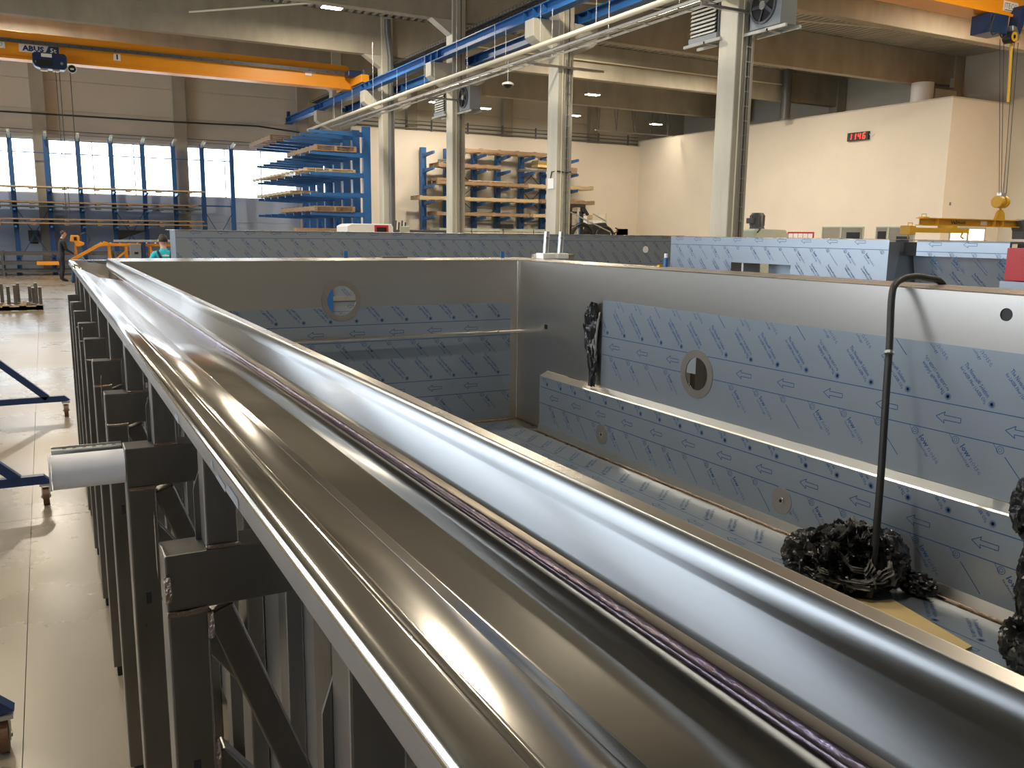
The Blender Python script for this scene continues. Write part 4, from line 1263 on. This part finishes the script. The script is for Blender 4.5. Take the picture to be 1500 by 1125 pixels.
for k in range(4):
    a = 16.9 + 1.75 * k
    o = thing('sheet_stack', 'pale steel sheet stack under the wall rack, %s' % ['far left, dark end', 'left of the column with heaters', 'right behind the column with heaters', 'right end', 'right before the switch-box column'][k], 'sheet stack', (a + .8, 39.6, 0))
    for q in range(6):
        B(a, a + 1.7, 39.0 + .02 * (q % 2), 40.2, 1.1 + .17 * q, 1.24 + .17 * q).build('sheet_pack', M_green if q % 2 else M_pipe, o)
    B(a, a + 1.7, 39.0, 40.2, .15, 1.1).build('stand', M_dgrey, o)
o = B(20.2, 20.9, 38.9, 39.5, 2.11, 2.33).build('black_case', M_black, bevel=.02)
tag(o, 'small black case lying on the sheet stack under the wall rack', 'case')

# long rack at the windows
r3 = thing('cantilever_rack', 'long blue rack standing along the bright window wall, far left', 'rack', (2.5, 41.0, 0))
for k, xx in enumerate([-4.6, -3.4, -2.15, -.94, .33, 1.51, 2.75, 3.98, 5.22, 6.41, 7.67]):
    p = B(xx - .09, xx + .09, 41.0, 41.2, 0, 5.55).build('post', M_blue, r3)
    MB().ext([(41.0, 5.40), (41.0, 5.56), (40.1, 5.66), (40.1, 5.58)], 'x', xx - .05, xx + .05).build('arm', M_green, p)
    B(xx - .09, xx + .09, 39.6, 41.2, 0, .12).build('foot_beam', M_blue, r3)
    if xx < 6:
        for z in (3.38, 2.62, 1.95, .75):
            MB().ext([(41.0, z - .13), (41.0, z + .02), (39.9, z), (39.9, z - .07)], 'x', xx - .045, xx + .045).build('arm', M_blue, r3)
    if k > 5:
        for q in range(14):
            B(xx + .09, xx + .10, 41.05, 41.15, 3.4 + .15 * q, 3.46 + .15 * q).build('slot', M_glow if False else M_dgrey, p)
m = MB()
for a, b in ((-.94, .33), (2.75, 3.98), (6.41, 7.67)):
    m.bar((a, 41.1, .5), (b, 41.1, 2.7), .03, .03).bar((b, 41.1, .5), (a, 41.1, 2.7), .03, .03)
m.box(-4.6, 7.7, 41.08, 41.12, 4.86, 4.9).box(-4.6, 7.7, 41.08, 41.12, 2.88, 2.94)
m.build('cross_brace', M_blue, r3)
for k, (z, b, lb, mt) in enumerate(((3.40, 6.35, 'long yellowish plank layer on the top loaded level of the window rack', M_wood2), (2.80, 6.0, 'upper long brown plank layer on the middle level of the window rack', M_wood),
                                    (2.64, 6.1, 'lower long dark plank layer on the middle level of the window rack', M_dgrey), (2.13, 6.2, 'upper long brown plank layer on the lowest wooden level of the window rack', M_wood),
                                    (1.97, 6.3, 'lower long brown plank layer on the lowest wooden level of the window rack', M_wood))):
    t = thing('plank_layer', lb, 'planks', (1, 40.3, z), 'planks on the window rack')
    for q in range(4):
        B(-4.5, b - .05 * q, 39.9 + .25 * q, 40.1 + .25 * q, z + .05, z + .105).build('plank', mt, t)
    for q in range(9):
        B(-4.0 + 1.2 * q, -3.82 + 1.2 * q, 39.92, 40.85, z, z + .05).build('batten', mt, t)
t = thing('dark_sheet', 'dark sheet hanging slanted under the window rack', 'sheet', (3.2, 40.5, 1.6))
MB().ext([(2.75, 1.80), (3.95, 1.80), (2.9, 1.42), (2.8, 1.39)], 'y', 40.45, 40.47).build('sheet', M_black, t)
for k in range(9):
    rr = random.Random(k)
    z = .12 if k < 3 else (.42 if k < 6 else .80)
    y = 39.2 + .35 * (k % 3)
    o = MB().box(-4.5 + rr.random(), 4.6 + rr.random(), y, y + .16, z, z + (.14 if k % 2 else .10)).build('steel_profile', [M_dgrey, M_tube, M_wood, M_dgrey, M_black, M_tube, M_tube, M_dgrey, M_black][k])
    tag(o, ['%s of three long profiles on the floor in front of the window rack' % w for w in ('front one', 'middle one', 'rear one')][k % 3] if k < 3 else
        ['%s of three long profiles on the low shelf of the window rack' % w for w in ('front one', 'middle one', 'rear one')][k % 3] if k < 6 else
        ['%s of three long profiles on the waist-high arms of the window rack' % w for w in ('front one', 'middle one', 'rear one')][k % 3], 'steel profile', 'long profiles at the window rack')
t = thing('profile_trestle', 'low orange and black trestle carrying the floor profiles', 'trestle', (-.2, 39.6, 0))
for xx in (-3.5, -1.5, .5, 2.5, 4.2):
    B(xx, xx + .1, 39.0, 40.3, 0, .12).build('sleeper', M_dgrey, t)
    for z0 in (.26, .56):
        B(xx, xx + .08, 39.0, 40.3, z0 + .1, z0 + .16).build('cross_bar', M_dgrey, t)
    for yy in (39.02, 40.2):
        B(xx, xx + .08, yy, yy + .08, .12, .95).build('stand', M_dgrey, t)
B(-.3, .5, 38.9, 39.0, .42, .56).build('orange_beam', M_orange, t)
t = thing('wall_cabinet', 'small dark electrical box on the far wall behind the window rack', 'cabinet', (-.4, 41.9, 1.2))
B(-.55, -.15, 41.8, 42, 1.3, 1.75).build('case', M_dgrey, t, bevel=.01)
B(-.5, -.2, 41.79, 41.8, 1.2, 1.28).build('socket_strip', M_black, t)

# ================================================================== PEOPLE
def skin_mesh(name, joints, edges, mats, face_mat, subd=2):
    me = bpy.data.meshes.new(name)
    ks = list(joints)
    me.from_pydata([joints[k][0] for k in ks], [(ks.index(a), ks.index(b)) for a, b in edges], [])
    o = bpy.data.objects.new(name, me)
    COL.objects.link(o)
    o.modifiers.new('skin', 'SKIN')
    for i, k in enumerate(ks):
        r = joints[k][1]
        me.skin_vertices[0].data[i].radius = r if isinstance(r, tuple) else (r, r)
        me.skin_vertices[0].data[i].use_root = (i == 0)
    s = o.modifiers.new('sub', 'SUBSURF')
    s.levels = s.render_levels = subd
    bpy.context.view_layer.update()
    dg = bpy.context.evaluated_depsgraph_get()
    m2 = bpy.data.meshes.new_from_object(o.evaluated_get(dg))
    bpy.data.objects.remove(o)
    m2.materials.clear()
    for m in mats:
        m2.materials.append(m)
    for p in m2.polygons:
        p.use_smooth = True
        p.material_index = face_mat(p.center)
    return m2


def hand_edges(J, E, side, wrist, d, nrm, s=1.0):
    """palm and five separate curled fingers, d = direction of the hand, nrm = palm normal"""
    w, d, nrm = Vector(wrist), Vector(d).normalized(), Vector(nrm).normalized()
    a = d.cross(nrm).normalized()
    J[side + 'palm'] = (tuple(w + d * .05), (.035, .02))
    E.append((side + 'wrist', side + 'palm'))
    for k in range(4):
        b = w + d * .09 + a * (.03 - .02 * k)
        ln = (.03, .034, .031, .025)[k]
        J[side + 'f%da' % k] = (tuple(b), .010)
        J[side + 'f%db' % k] = (tuple(b + d * ln + nrm * .012), .0085)
        J[side + 'f%dc' % k] = (tuple(b + d * ln * 1.4 + nrm * .035), .007)
        E += [(side + 'palm', side + 'f%da' % k), (side + 'f%da' % k, side + 'f%db' % k), (side + 'f%db' % k, side + 'f%dc' % k)]
    tb = w + d * .03 + a * .035
    J[side + 'ta'] = (tuple(tb + d * .02 + a * .012), .011)
    J[side + 'tb'] = (tuple(tb + d * .055 + a * .016 + nrm * .02), .009)
    E += [(side + 'palm', side + 'ta'), (side + 'ta', side + 'tb')]


def person(label, loc, rz, lean, armL, armR, mats, fm, head_pitch=0.0):
    """local frame: +y is forward. arm = (elbow, wrist)"""
    J, E = {}, []
    J['hip'] = ((0, 0, .96), (.155, .11))
    J['waist'] = ((0, .01 + lean * .3, 1.10), (.145, .10))
    J['chest'] = ((0, .02 + lean * .8, 1.33), (.165, .115))
    J['neckb'] = ((0, .02 + lean, 1.47), (.085, .07))
    J['neck'] = ((0, .03 + lean * 1.15, 1.54), .055)
    hp = lean * 1.3 + head_pitch
    J['jaw'] = ((0, .06 + hp, 1.60), (.065, .075))
    J['head'] = ((0, .04 + hp, 1.68), (.078, .095))
    J['crown'] = ((0, .035 + hp, 1.755), (.06, .07))
    E += [('hip', 'waist'), ('waist', 'chest'), ('chest', 'neckb'), ('neckb', 'neck'), ('neck', 'jaw'), ('jaw', 'head'), ('head', 'crown')]
    for s, sx, arm in (('L', -1, armL), ('R', 1, armR)):
        J[s + 'sh'] = ((sx * .185, .02 + lean * .9, 1.43), .068)
        J[s + 'el'] = (arm[0], .045)
        J[s + 'wrist'] = (arm[1], .03)
        E += [('chest', s + 'sh'), (s + 'sh', s + 'el'), (s + 'el', s + 'wrist')]
        hand_edges(J, E, s, arm[1], Vector(arm[1]) - Vector(arm[0]), (-sx, .2, -.2))
        J[s + 'th'] = ((sx * .095, 0, .86), .10)
        J[s + 'kn'] = ((sx * .11, .025, .50), .068)
        J[s + 'ca'] = ((sx * .115, -.01, .30), .062)
        J[s + 'an'] = ((sx * .12, -.03, .10), .05)
        J[s + 'ft'] = ((sx * .13, .07, .045), (.045, .04))
        J[s + 'toe'] = ((sx * .14, .15, .035), (.04, .03))
        E += [('hip', s + 'th'), (s + 'th', s + 'kn'), (s + 'kn', s + 'ca'), (s + 'ca', s + 'an'), (s + 'an', s + 'ft'), (s + 'ft', s + 'toe')]
    root = thing('person', label, 'person', loc)
    me = skin_mesh('body', J, E, mats, fm)
    T = Matrix.Translation(loc) @ Matrix.Rotation(rz, 4, 'Z')
    me.transform(T)
    link('body', me, root)
    hc = Vector((0, .04 + hp, 1.695))

    def blob(name, c, sz, mat, cond=lambda d: True, n=18):
        m = MB()
        vs, fs, idx = [], [], {}
        for j in range(n // 2 + 1):
            for i in range(n):
                th, ph = math.pi * j / (n // 2), 2 * math.pi * i / n
                d = Vector((math.sin(th) * math.cos(ph), math.sin(th) * math.sin(ph), math.cos(th)))
                vs.append(tuple(T @ Vector((c[0] + d.x * sz[0], c[1] + d.y * sz[1], c[2] + d.z * sz[2]))))
        for j in range(n // 2):
            for i in range(n):
                th, ph = math.pi * (j + .5) / (n // 2), 2 * math.pi * (i + .5) / n
                d = Vector((math.sin(th) * math.cos(ph), math.sin(th) * math.sin(ph), math.cos(th)))
                if cond(d):
                    fs.append((j * n + i, (j + 1) * n + i, (j + 1) * n + (i + 1) % n, j * n + (i + 1) % n))
        m.add(vs, fs)
        return m.build(name, mat, root, smooth=60)
    blob('hair', hc, (.088, .108, .10), M_hair, lambda d: d.z > .35 - .55 * max(0, -d.y) * 1.6 or (d.y < -.1 and d.z > -.45))
    blob('nose', hc + Vector((0, .10, -.035)), (.014, .022, .022), mats[0])
    for sx in (-1, 1):
        blob('ear', hc + Vector((sx * .084, -.005, -.03)), (.012, .022, .033), mats[0])
        blob('eye', hc + Vector((sx * .032, .088, -.005)), (.012, .010, .009), M_black)
    blob('mouth', hc + Vector((0, .088, -.075)), (.024, .012, .006), M_red)
    return root, T


# worker in black at the saw, seen from the side, facing right, head bowed
def fm1(c):
    p = T1i @ c
    return 0 if (p.z > 1.50 or (p.y > .40 and p.z > .7)) else 1
T1i = Matrix.Identity(4)
person('worker in black work clothes standing in profile at the orange saw, looking down', (.50, 34.7, 0), math.radians(-80), .05,
       ((-.22, .16, 1.13), (-.12, .40, 1.02)), ((.22, .14, 1.13), (.14, .38, .98)), [M_skin, M_workw], fm1, .03)


# worker with turquoise shirt seen from behind
def fm2(c):
    p = c
    ax = math.hypot(p.x, p.y)
    if p.z > 1.52:
        return 0
    if abs(p.x) > .17 and p.z < 1.26 and p.z > .6:
        return 2 if p.z > 1.02 else 0
    if p.z > 1.05:
        return 1
    return 2
pr, T2 = person('worker in turquoise shirt and black braces seen from behind, near the tank corner', (2.03, 18.0, 0), math.radians(8), .0,
                ((-.27, .02, 1.16), (-.22, .20, 1.02)), ((.27, .02, 1.16), (.22, .20, 1.02)), [M_skin, M_turq, M_workw], fm2)
m = MB()
for sx in (-1, 1):
    pts = [T2 @ Vector(p) for p in ((sx * .13, .06, 1.475), (sx * .125, -.05, 1.46), (sx * .10, -.112, 1.36), (sx * .05, -.115, 1.22), (0, -.11, 1.12))]
    for a, b in zip(pts[:-1], pts[1:]):
        m.bar(a, b, .045, .012, (0, -1, .2))
m.build('braces', M_workw, pr)
mm = MB()
put = [(-.07, 1.395), (.0, 1.41), (.07, 1.39), (.06, 1.37), (-.05, 1.37)]
mm.add([tuple(T2 @ Vector((a, -.108 + .0 * b, b))) for a, b in put], [(0, 1, 2, 3, 4)])
mm.build('back_print', M_signw, pr, recalc=False)

# ================================================================== SAW LINE, MACHINES
t = thing('band_saw', 'orange and blue band saw with raised orange head beside the worker in black', 'saw', (1.6, 34.0, 0))
MB().ext([(.75, .0), (1.9, .0), (1.85, .55), (1.4, .75), (1.0, .72), (.8, .4)], 'y', 33.7, 34.5).build('base', M_blued, t, bevel=.03)
MB().bar((.80, 33.7, .78), (1.80, 33.7, 1.36), .12, .10).build('bow_arm', M_orange, t)
MB().ext([(1.70, 1.25), (1.86, 1.43), (1.98, 1.40), (1.98, 1.28)], 'y', 33.6, 33.8).build('bow_end', M_orange, t)
B(1.05, 1.20, 33.6, 33.75, .40, .55).build('white_lamp', M_white, t, bevel=.02)
MB().bar((1.05, 33.5, 1.0), (1.35, 33.5, .62), .10, .03).build('guard_plate', M_galv, t)
MB().ext([(.82, 1.40), (.86, 1.62), (1.10, 1.62), (1.14, 1.52), (1.12, 1.42), (1.28, 1.36), (1.26, 1.28), (1.10, 1.22), (.98, 1.24), (.95, 1.38)], 'y', 34.6, 34.9).build('control_head', M_orange, t, bevel=.02)
B(.94, 1.04, 34.59, 34.6, 1.44, 1.56).build('control_screen', M_black, t)
MB().bar((1.0, 34.75, .6), (.98, 34.75, 1.3), .08, .08).build('head_post', M_orange, t)
MB().tube(smoothpath([(1.1, 34.7, 1.6), (1.3, 34.7, 1.7), (1.45, 34.7, 1.55), (1.4, 34.7, 1.3)]), .015, 6).build('cable', M_cable, t)
t = thing('roller_conveyor', 'orange framed conveyor with control box between the saw and the turquoise worker', 'conveyor', (3.0, 34.0, 0))
B(1.95, 4.2, 33.95, 34.05, 1.26, 1.36).build('rail', M_orange, t)
B(1.95, 4.3, 34.4, 34.5, 1.26, 1.36).build('rail', M_blued, t)
for xx in (2.0, 2.55, 3.35, 3.85):
    B(xx, xx + .07, 33.95, 34.03, 0, 1.28).build('stand', M_orange, t)
    B(xx, xx + .07, 34.4, 34.48, 0, 1.28).build('stand', M_orange, t)
MB().bar((2.08, 33.97, .7), (2.6, 33.97, 1.1), .06, .06).bar((3.4, 33.97, 1.1), (3.85, 33.97, .8), .06, .06).build('brace', M_orange, t)
c = B(2.68, 3.05, 33.75, 33.93, .85, 1.33).build('control_box', M_grey, t, bevel=.01)
B(2.82, 2.95, 33.74, 33.75, .98, 1.06).build('control_switch', M_black, c)
B(3.08, 3.2, 33.7, 34.4, .7, 1.4).build('blue_plate', M_blued, t)
for k in range(7):
    MB().cyl((2.1 + .3 * k, 34.03, 1.34), (2.1 + .3 * k, 34.42, 1.34), .04, 10).build('roller', M_galv, t)
for k, (z, y) in enumerate(((1.40, 34.1), (1.40, 34.22), (1.40, 34.34))):
    o = MB().bar((2.2, y, z + .04), (7.5, y - 1.0, z + .06), .09, .07).build('steel_tube', M_galv)
    tag(o, ['front', 'middle', 'rear'][k] + ' bright square tube lying on the orange conveyor', 'steel tube', 'tubes on the conveyor')

t = thing('white_machine', 'white machine hood with red framed window behind the grey tank', 'machine', (9.8, 29.2, 0))
MB().ext([(9.0, 0), (10.66, 0), (10.66, 2.04), (10.60, 2.14), (9.2, 2.14), (9.02, 2.06)], 'y', 28.6, 29.8).build('hood', M_white, t, bevel=.02)
w_ = B(9.98, 10.47, 28.57, 28.6, 1.70, 2.10).build('window_frame', M_red, t)
B(10.05, 10.40, 28.56, 28.57, 1.76, 2.03).build('window_glass', M_black, w_)
t = thing('grey_machine', 'low dark green-grey machine bed right of the white machine', 'machine', (12.2, 30, 0))
B(11.0, 13.4, 28.9, 29.9, 0, 1.96).build('bed', M_dgrey, t, bevel=.02)
B(11.0, 11.35, 28.8, 28.9, 1.7, 2.08).build('head', M_green, t, bevel=.02)
for k in range(4):
    MB().tube([(11.0 + .12 * k, 29.3, 1.95), (11.02 + .12 * k, 29.3, 2.28 - .06 * (k % 2))], .03, 6).build('lever', M_dgrey, t)
t = thing('fan_unit', 'pale green fan unit with a black motor on top, right of the nearest column', 'machine', (20.2, 20.9, 0))
MB().ext([(19.6, 0), (21.1, 0), (21.1, 1.95), (20.95, 2.10), (19.65, 2.12), (19.6, 2.05)], 'y', 20.6, 21.4).build('case', M_green, t, bevel=.02)
mo = MB().tube([(20.05, 20.95, 2.12), (20.05, 20.95, 2.2), (20.05, 20.95, 2.55), (20.05, 20.95, 2.62)], [.24, .22, .22, .17], 20).build('motor', M_dgrey, t, smooth=40)
for k in range(10):
    a = 2 * math.pi * k / 10
    B(20.05 + .22 * math.cos(a) - .012, 20.05 + .22 * math.cos(a) + .012, 20.95 + .22 * math.sin(a) - .012, 20.95 + .22 * math.sin(a) + .012, 2.22, 2.54).build('cooling_fin', M_dgrey, mo)
B(19.68, 19.86, 20.85, 21.05, 2.28, 2.45).build('terminal_box', M_dgrey, t, bevel=.01)
MB().tube(smoothpath([(19.9, 20.65, 2.3), (19.85, 20.55, 2.15), (19.7, 20.55, 2.0)]), .02, 6).build('cable', M_cable, t)

t = thing('hydraulic_machine', 'black machine with looped hoses and mast before the beige wall', 'machine', (23.5, 36, 0))
for xx in (22.35, 23.0):
    B(xx, xx + .12, 35.9, 36.0, 0, 3.25).build('mast', M_black, t)
MB().box(22.35, 23.2, 35.9, 36.0, 2.85, 2.95).bar((23.1, 35.95, 3.2), (23.4, 35.95, 2.8), .12, .1).box(22.35, 23.2, 35.85, 36.05, 3.15, 3.3).build('mast_head', M_black, t)
B(22.75, 22.85, 35.88, 35.9, 1.6, 3.1).build('chain', M_galv, t)
for k, (c, r) in enumerate((((22.95, 1.75), .62), ((22.95, 1.75), .52), ((24.3, 1.7), .55), ((24.6, 1.65), .40))):
    pts = [(c[0] + r * math.cos(a), 35.7 + .05 * k, c[1] + r * math.sin(a)) for a in [math.pi * q / 16 for q in range(17)]]
    MB().tube([(pts[0][0], pts[0][1], .6)] + pts + [(pts[-1][0], pts[-1][1], .6)], .07 - .01 * (k % 2), 8).build('hose_loop', M_black, t, smooth=60)
MB().ext([(23.3, .8), (24.6, .8), (24.7, 2.0), (24.4, 2.45), (23.6, 2.35), (23.35, 2.0)], 'y', 35.8, 36.4).build('body', M_black, t, bevel=.05)
MB().tube([(22.2, 35.6, 2.9), (23.2, 35.6, 2.5), (24.5, 35.6, 2.0)], .03, 6).tube([(23.4, 35.5, 2.85), (24.2, 35.5, 2.5)], .03, 6).build('lever', M_galv, t)
MB().tube([(24.9, 35.8, 1.95), (25.05, 35.8, 2.0), (25.08, 35.8, 2.15), (24.95, 35.8, 2.2)], .035, 6).build('tow_eye', M_black, t)
t = thing('goods_shelf', 'shelf with blue uprights, orange crates and white boxes behind the black machine', 'shelf', (25.3, 40.3, 0))
for xx in (23.2, 24.3):
    B(xx, xx + .1, 38.2, 38.3, 0, 3.0).build('upright', M_blue, t)
B(23.2, 26.0, 38.2, 38.9, 2.25, 2.30).build('shelf_board', M_dgrey, t)
B(23.2, 26.0, 38.2, 38.9, 1.55, 1.60).build('shelf_board', M_dgrey, t)
B(25.95, 26.05, 38.2, 38.9, 0, 2.95).build('side_panel', M_pipe, t)
for k, (a, b, z, h, mt, lb) in enumerate(((24.2, 24.8, 2.3, .6, M_pink, 'pinkish carton on the shelf behind the black machine'), (25.1, 25.5, 2.3, .5, M_paper, 'white carton on the shelf next to the blue upright'),
                                          (25.9, 26.45, 2.3, .28, M_white, 'bright white box at the right end of the shelf'), (25.2, 25.8, 1.6, .5, M_orange, 'orange crate on the lower shelf, left'), (25.9, 26.45, 1.6, .55, M_orange, 'orange crate on the lower shelf, right'))):
    tag(B(a - .6, b - .6, 38.3, 38.8, z, z + h).build('carton', mt, bevel=.01), lb, 'box')

# ================================================================== OFFICE SIDE
def office_window(n, y0, y1, z1, split, inner):
    t = thing('window_%d' % n, None, None, (30.4, (y0 + y1) / 2, 1.2))
    t['kind'] = 'structure'
    B(30.425, 30.43, y0, y1, 1.2, z1).build('room_view', inner, t)
    f = MB().box(30.40, 30.43, y0 - .05, y0, 1.15, z1 + .05).box(30.40, 30.43, y1, y1 + .05, 1.15, z1 + .05).box(30.40, 30.43, y0, y1, z1, z1 + .05).box(30.40, 30.43, y0, y1, 1.15, 1.2)
    f.box(30.40, 30.43, split - .05, split + .05, 1.2, z1)
    f.build('window_frame', M_green, t)
    B(30.415, 30.418, y0, y1, 1.2, z1).build('pane', M_glass, t)
    return t
office_window(40, 25.55, 27.7, 2.29, 26.7, M_panel)
office_window(41, 23.1, 24.85, 2.29, 24.3, M_panel)
t = bpy.data.objects['window_40']
B(30.418, 30.424, 25.7, 26.4, 1.2, 2.1).build('room_furniture', M_dgrey, t)
t = bpy.data.objects['window_41']
B(30.418, 30.424, 24.4, 24.8, 1.2, 2.15).build('room_furniture', M_dgrey, t)
B(30.418, 30.424, 23.3, 23.9, 1.2, 1.95).build('room_furniture', M_dgrey, t)
t = thing('window_42', None, None, (32, 21.9, 1.2))
t['kind'] = 'structure'
for a, b in ((31.0, 32.0), (32.1, 33.1)):
    B(a, b, 21.93, 21.945, 1.2, 2.27).build('pane', M_glow, t)
MB().box(30.94, 33.16, 21.91, 21.95, 2.27, 2.33).box(30.94, 31.0, 21.91, 21.95, 1.2, 2.27).box(32.0, 32.1, 21.91, 21.95, 1.2, 2.27).box(33.1, 33.16, 21.91, 21.95, 1.2, 2.27).build('window_frame', M_green, t)
t = thing('notice_board', 'white notice board with reddish frame on the beige wall behind the fan unit', 'board', (30.4, 29.0, 1.4))
B(30.40, 30.43, 28.2, 29.75, 1.2, 2.1).build('frame', M_red, t)
for k in range(5):
    B(30.395, 30.40, 28.26 + .29 * k, 28.52 + .29 * k, 1.3, 2.03).build('notice_sheet', M_paper, t)
t = thing('wall_clock', 'red digital wall clock showing 11 46 high on the beige wall', 'clock', (30.35, 26.13, 5.9))
B(30.30, 30.43, 25.60, 26.66, 5.88, 6.22).build('case', M_black, t, bevel=.01)
SEG = {'1': 'bc', '4': 'fgbc', '6': 'afgedc'}
for ch, off in (('1', .10), ('1', .32), ('4', .56), ('6', .80)):
    m = MB()
    x0, w_, hh = off, .11, .22
    z0 = 5.94
    P = {'a': ((0, hh), (w_, hh)), 'b': ((w_, hh), (w_, hh / 2)), 'c': ((w_, hh / 2), (w_, 0)), 'd': ((0, 0), (w_, 0)), 'e': ((0, 0), (0, hh / 2)), 'f': ((0, hh / 2), (0, hh)), 'g': ((0, hh / 2), (w_, hh / 2))}
    for s_ in SEG[ch]:
        (a, b), (c, d) = P[s_]
        m.bar((30.296, 26.66 - (x0 + a + .12 * b), z0 + b), (30.296, 26.66 - (x0 + c + .12 * d), z0 + d), .008, .026, (0, 0, 1) if b == d else (0, 1, 0))
    m.build('digit', M_led, t)
MB().tube([(30.4, 25.6, 6.1), (30.36, 25.48, 6.02), (30.4, 25.36, 6.1)], .02, 6).build('cable', M_white, t)
tag(B(30.8, 30.88, 21.93, 21.95, 3.15, 3.27).build('wall_switch', M_grey), 'tiny grey switch on the office front wall near the corner', 'switch')
tag(B(24.6, 25.6, 41.55, 41.69, 1.9, 2.06).build('blue_sign', M_blue), 'small blue strip sign low on the beige wall, left of the corner', 'sign')
tag(B(29.0, 29.8, 41.5, 41.69, 1.6, 2.2).build('wall_niche_box', M_wood), 'small brown wooden box low on the beige wall in the corner', 'box')
t = thing('roof_fan', 'white cylindrical fan unit on the office roof', 'ventilator', (31.5, 24.4, 7.16))
MB().cyl((31.2, 23.9, 7.16), (31.2, 23.9, 7.95), .42, 24).build('drum', M_white, t, smooth=40)
B(31.6, 32.9, 23.6, 24.2, 7.16, 7.75).build('duct', M_panel, t, bevel=.02)
B(31.3, 33.0, 23.85, 23.95, 7.95, 8.0).build('arm', M_dgrey, t)
B(32.7, 32.85, 23.7, 23.8, 7.9, 8.25).build('exit_light', M_green, t)
for k, (x, y) in enumerate(((33.4, 18.35), (33.4, 24.35), (33.4, 30.35))):
    tag(B(x, x + .55, y - .25, y + .25, 0, ZC).build('wall_column', M_conc), ['concrete column at the right hall wall before the office block', 'concrete column rising behind the office roof near the white fan', 'concrete column rising behind the office roof, dark and farther back'][k], 'column', 'right wall columns')
tag(MB().tube([(29.9, 29.9, ZC), (29.9, 29.9, 7.1)], .22, 12).build('vent_pipe', M_duct, smooth=40), 'dark vertical drain pipe above the office wall top', 'pipe')
t = thing('suspended_rail', 'thin suspended lighting rail with V-shaped hangers above the beige corner', 'light rail', (27, 38, 7.1))
MB().box(25.0, 30.0, 37.9, 37.96, 7.05, 7.11).build('rail', M_galv, t)
for k in range(5):
    xx = 25.2 + 1.1 * k
    MB().tube([(xx, 37.93, 7.1), (xx - .35, 37.93, ZC)], .015, 5).tube([(xx, 37.93, 7.1), (xx + .1, 37.93, ZC)], .015, 5).build('hanger', M_dgrey, t)

# ================================================================== LEFT FLOOR: TROLLEY, PALLET
t = thing('sheet_trolley', 'dark blue wheeled trolley frame cut by the left picture edge', 'trolley', (-.7, 6.5, 0))
for k, yy in enumerate((3.42, 6.60, 9.75)):
    xe = (-.25, -.10, .09)[k]
    MB().ext([(-1.35, .155), (xe - .02, .155), (xe + .035, .165), (xe - .015, .215), (-1.35, .215)], 'y', yy - .03, yy + .03).build('cross_beam', M_blued, t)
    MB().bar((xe - .17, yy, .20), (xe - .95, yy, .95), .06, .06, (0, 1, 0)).build('diagonal', M_blued, t)
    MB().box(xe - 1.0, xe - .92, yy - .03, yy + .03, .2, 1.5).build('mast', M_blued, t)
    for cx in (xe, -1.28):
        c = B(cx - .045, cx + .03, yy - .04, yy + .04, .140, .155).build('caster', M_galv, t)
        MB().box(cx - .035, cx - .03, yy - .025, yy + .03, .05, .14).box(cx + .012, cx + .017, yy - .025, yy + .03, .05, .14).build('fork', M_galv, c)
        MB().cyl((cx - .028, yy, .062), (cx + .010, yy, .062), .062, 20).build('wheel', M_brown, c, smooth=40)
        MB().cyl((cx - .04, yy, .062), (cx + .022, yy, .062), .010, 8).build('axle', M_galv, c)
B(-1.32, -1.24, 3.4, 9.8, .155, .215).build('side_beam', M_blued, t)
B(-1.25, -1.17, 3.4, 9.8, 1.42, 1.5).build('top_beam', M_blued, t)

t = pallet(-1.6, -.12, 22.6, 24.0, 0, 'wooden pallet on the floor loaded with short steel posts, far left', 'x', None, bh=.075)
B(-1.6, -.12, 22.6, 22.64, .02, .12).build('face_board', M_wood2, t)
rr = random.Random(3)
posts = [(-1.18, 22.8), (-.95, 23.5), (-.80, 22.9), (-.62, 23.55), (-.66, 22.75), (-.38, 23.6), (-.30, 23.15), (-.24, 22.95), (-.16, 22.75), (-1.4, 23.0), (-1.45, 23.6)]
plab = ['in the front row beside the gap', 'in the back row, left', 'leaning in the middle', 'the tallest in the back row', 'shorter one in the front row, centre', 'in the back row, right', 'behind the right front pair', 'left of the right front pair', 'at the right front corner', 'at the left edge of the picture', 'at the left back of the pallet']
for k, (x, y) in enumerate(posts):
    p = thing('steel_post', 'short steel post on the floor pallet, ' + plab[k], 'post', (x, y, .125), 'posts on the floor pallet')
    h = .42 + rr.uniform(-.06, .08)
    MB().box(x - .035, x + .035, y - .035, y + .035, .137, .137 + h).build('tube', M_tube, p)
    B(x - .08, x + .08, y - .08, y + .08, .125, .137).build('foot_plate', M_galv, p)
    B(x - .03, x + .03, y - .03, y + .03, .137 + h, .142 + h).build('cap', M_white, p)
for o in list(bpy.data.objects):
    if o.type == 'MESH' and not o.parent and 'label' not in o and 'kind' not in o:
        print('UNLABELLED', o.name)
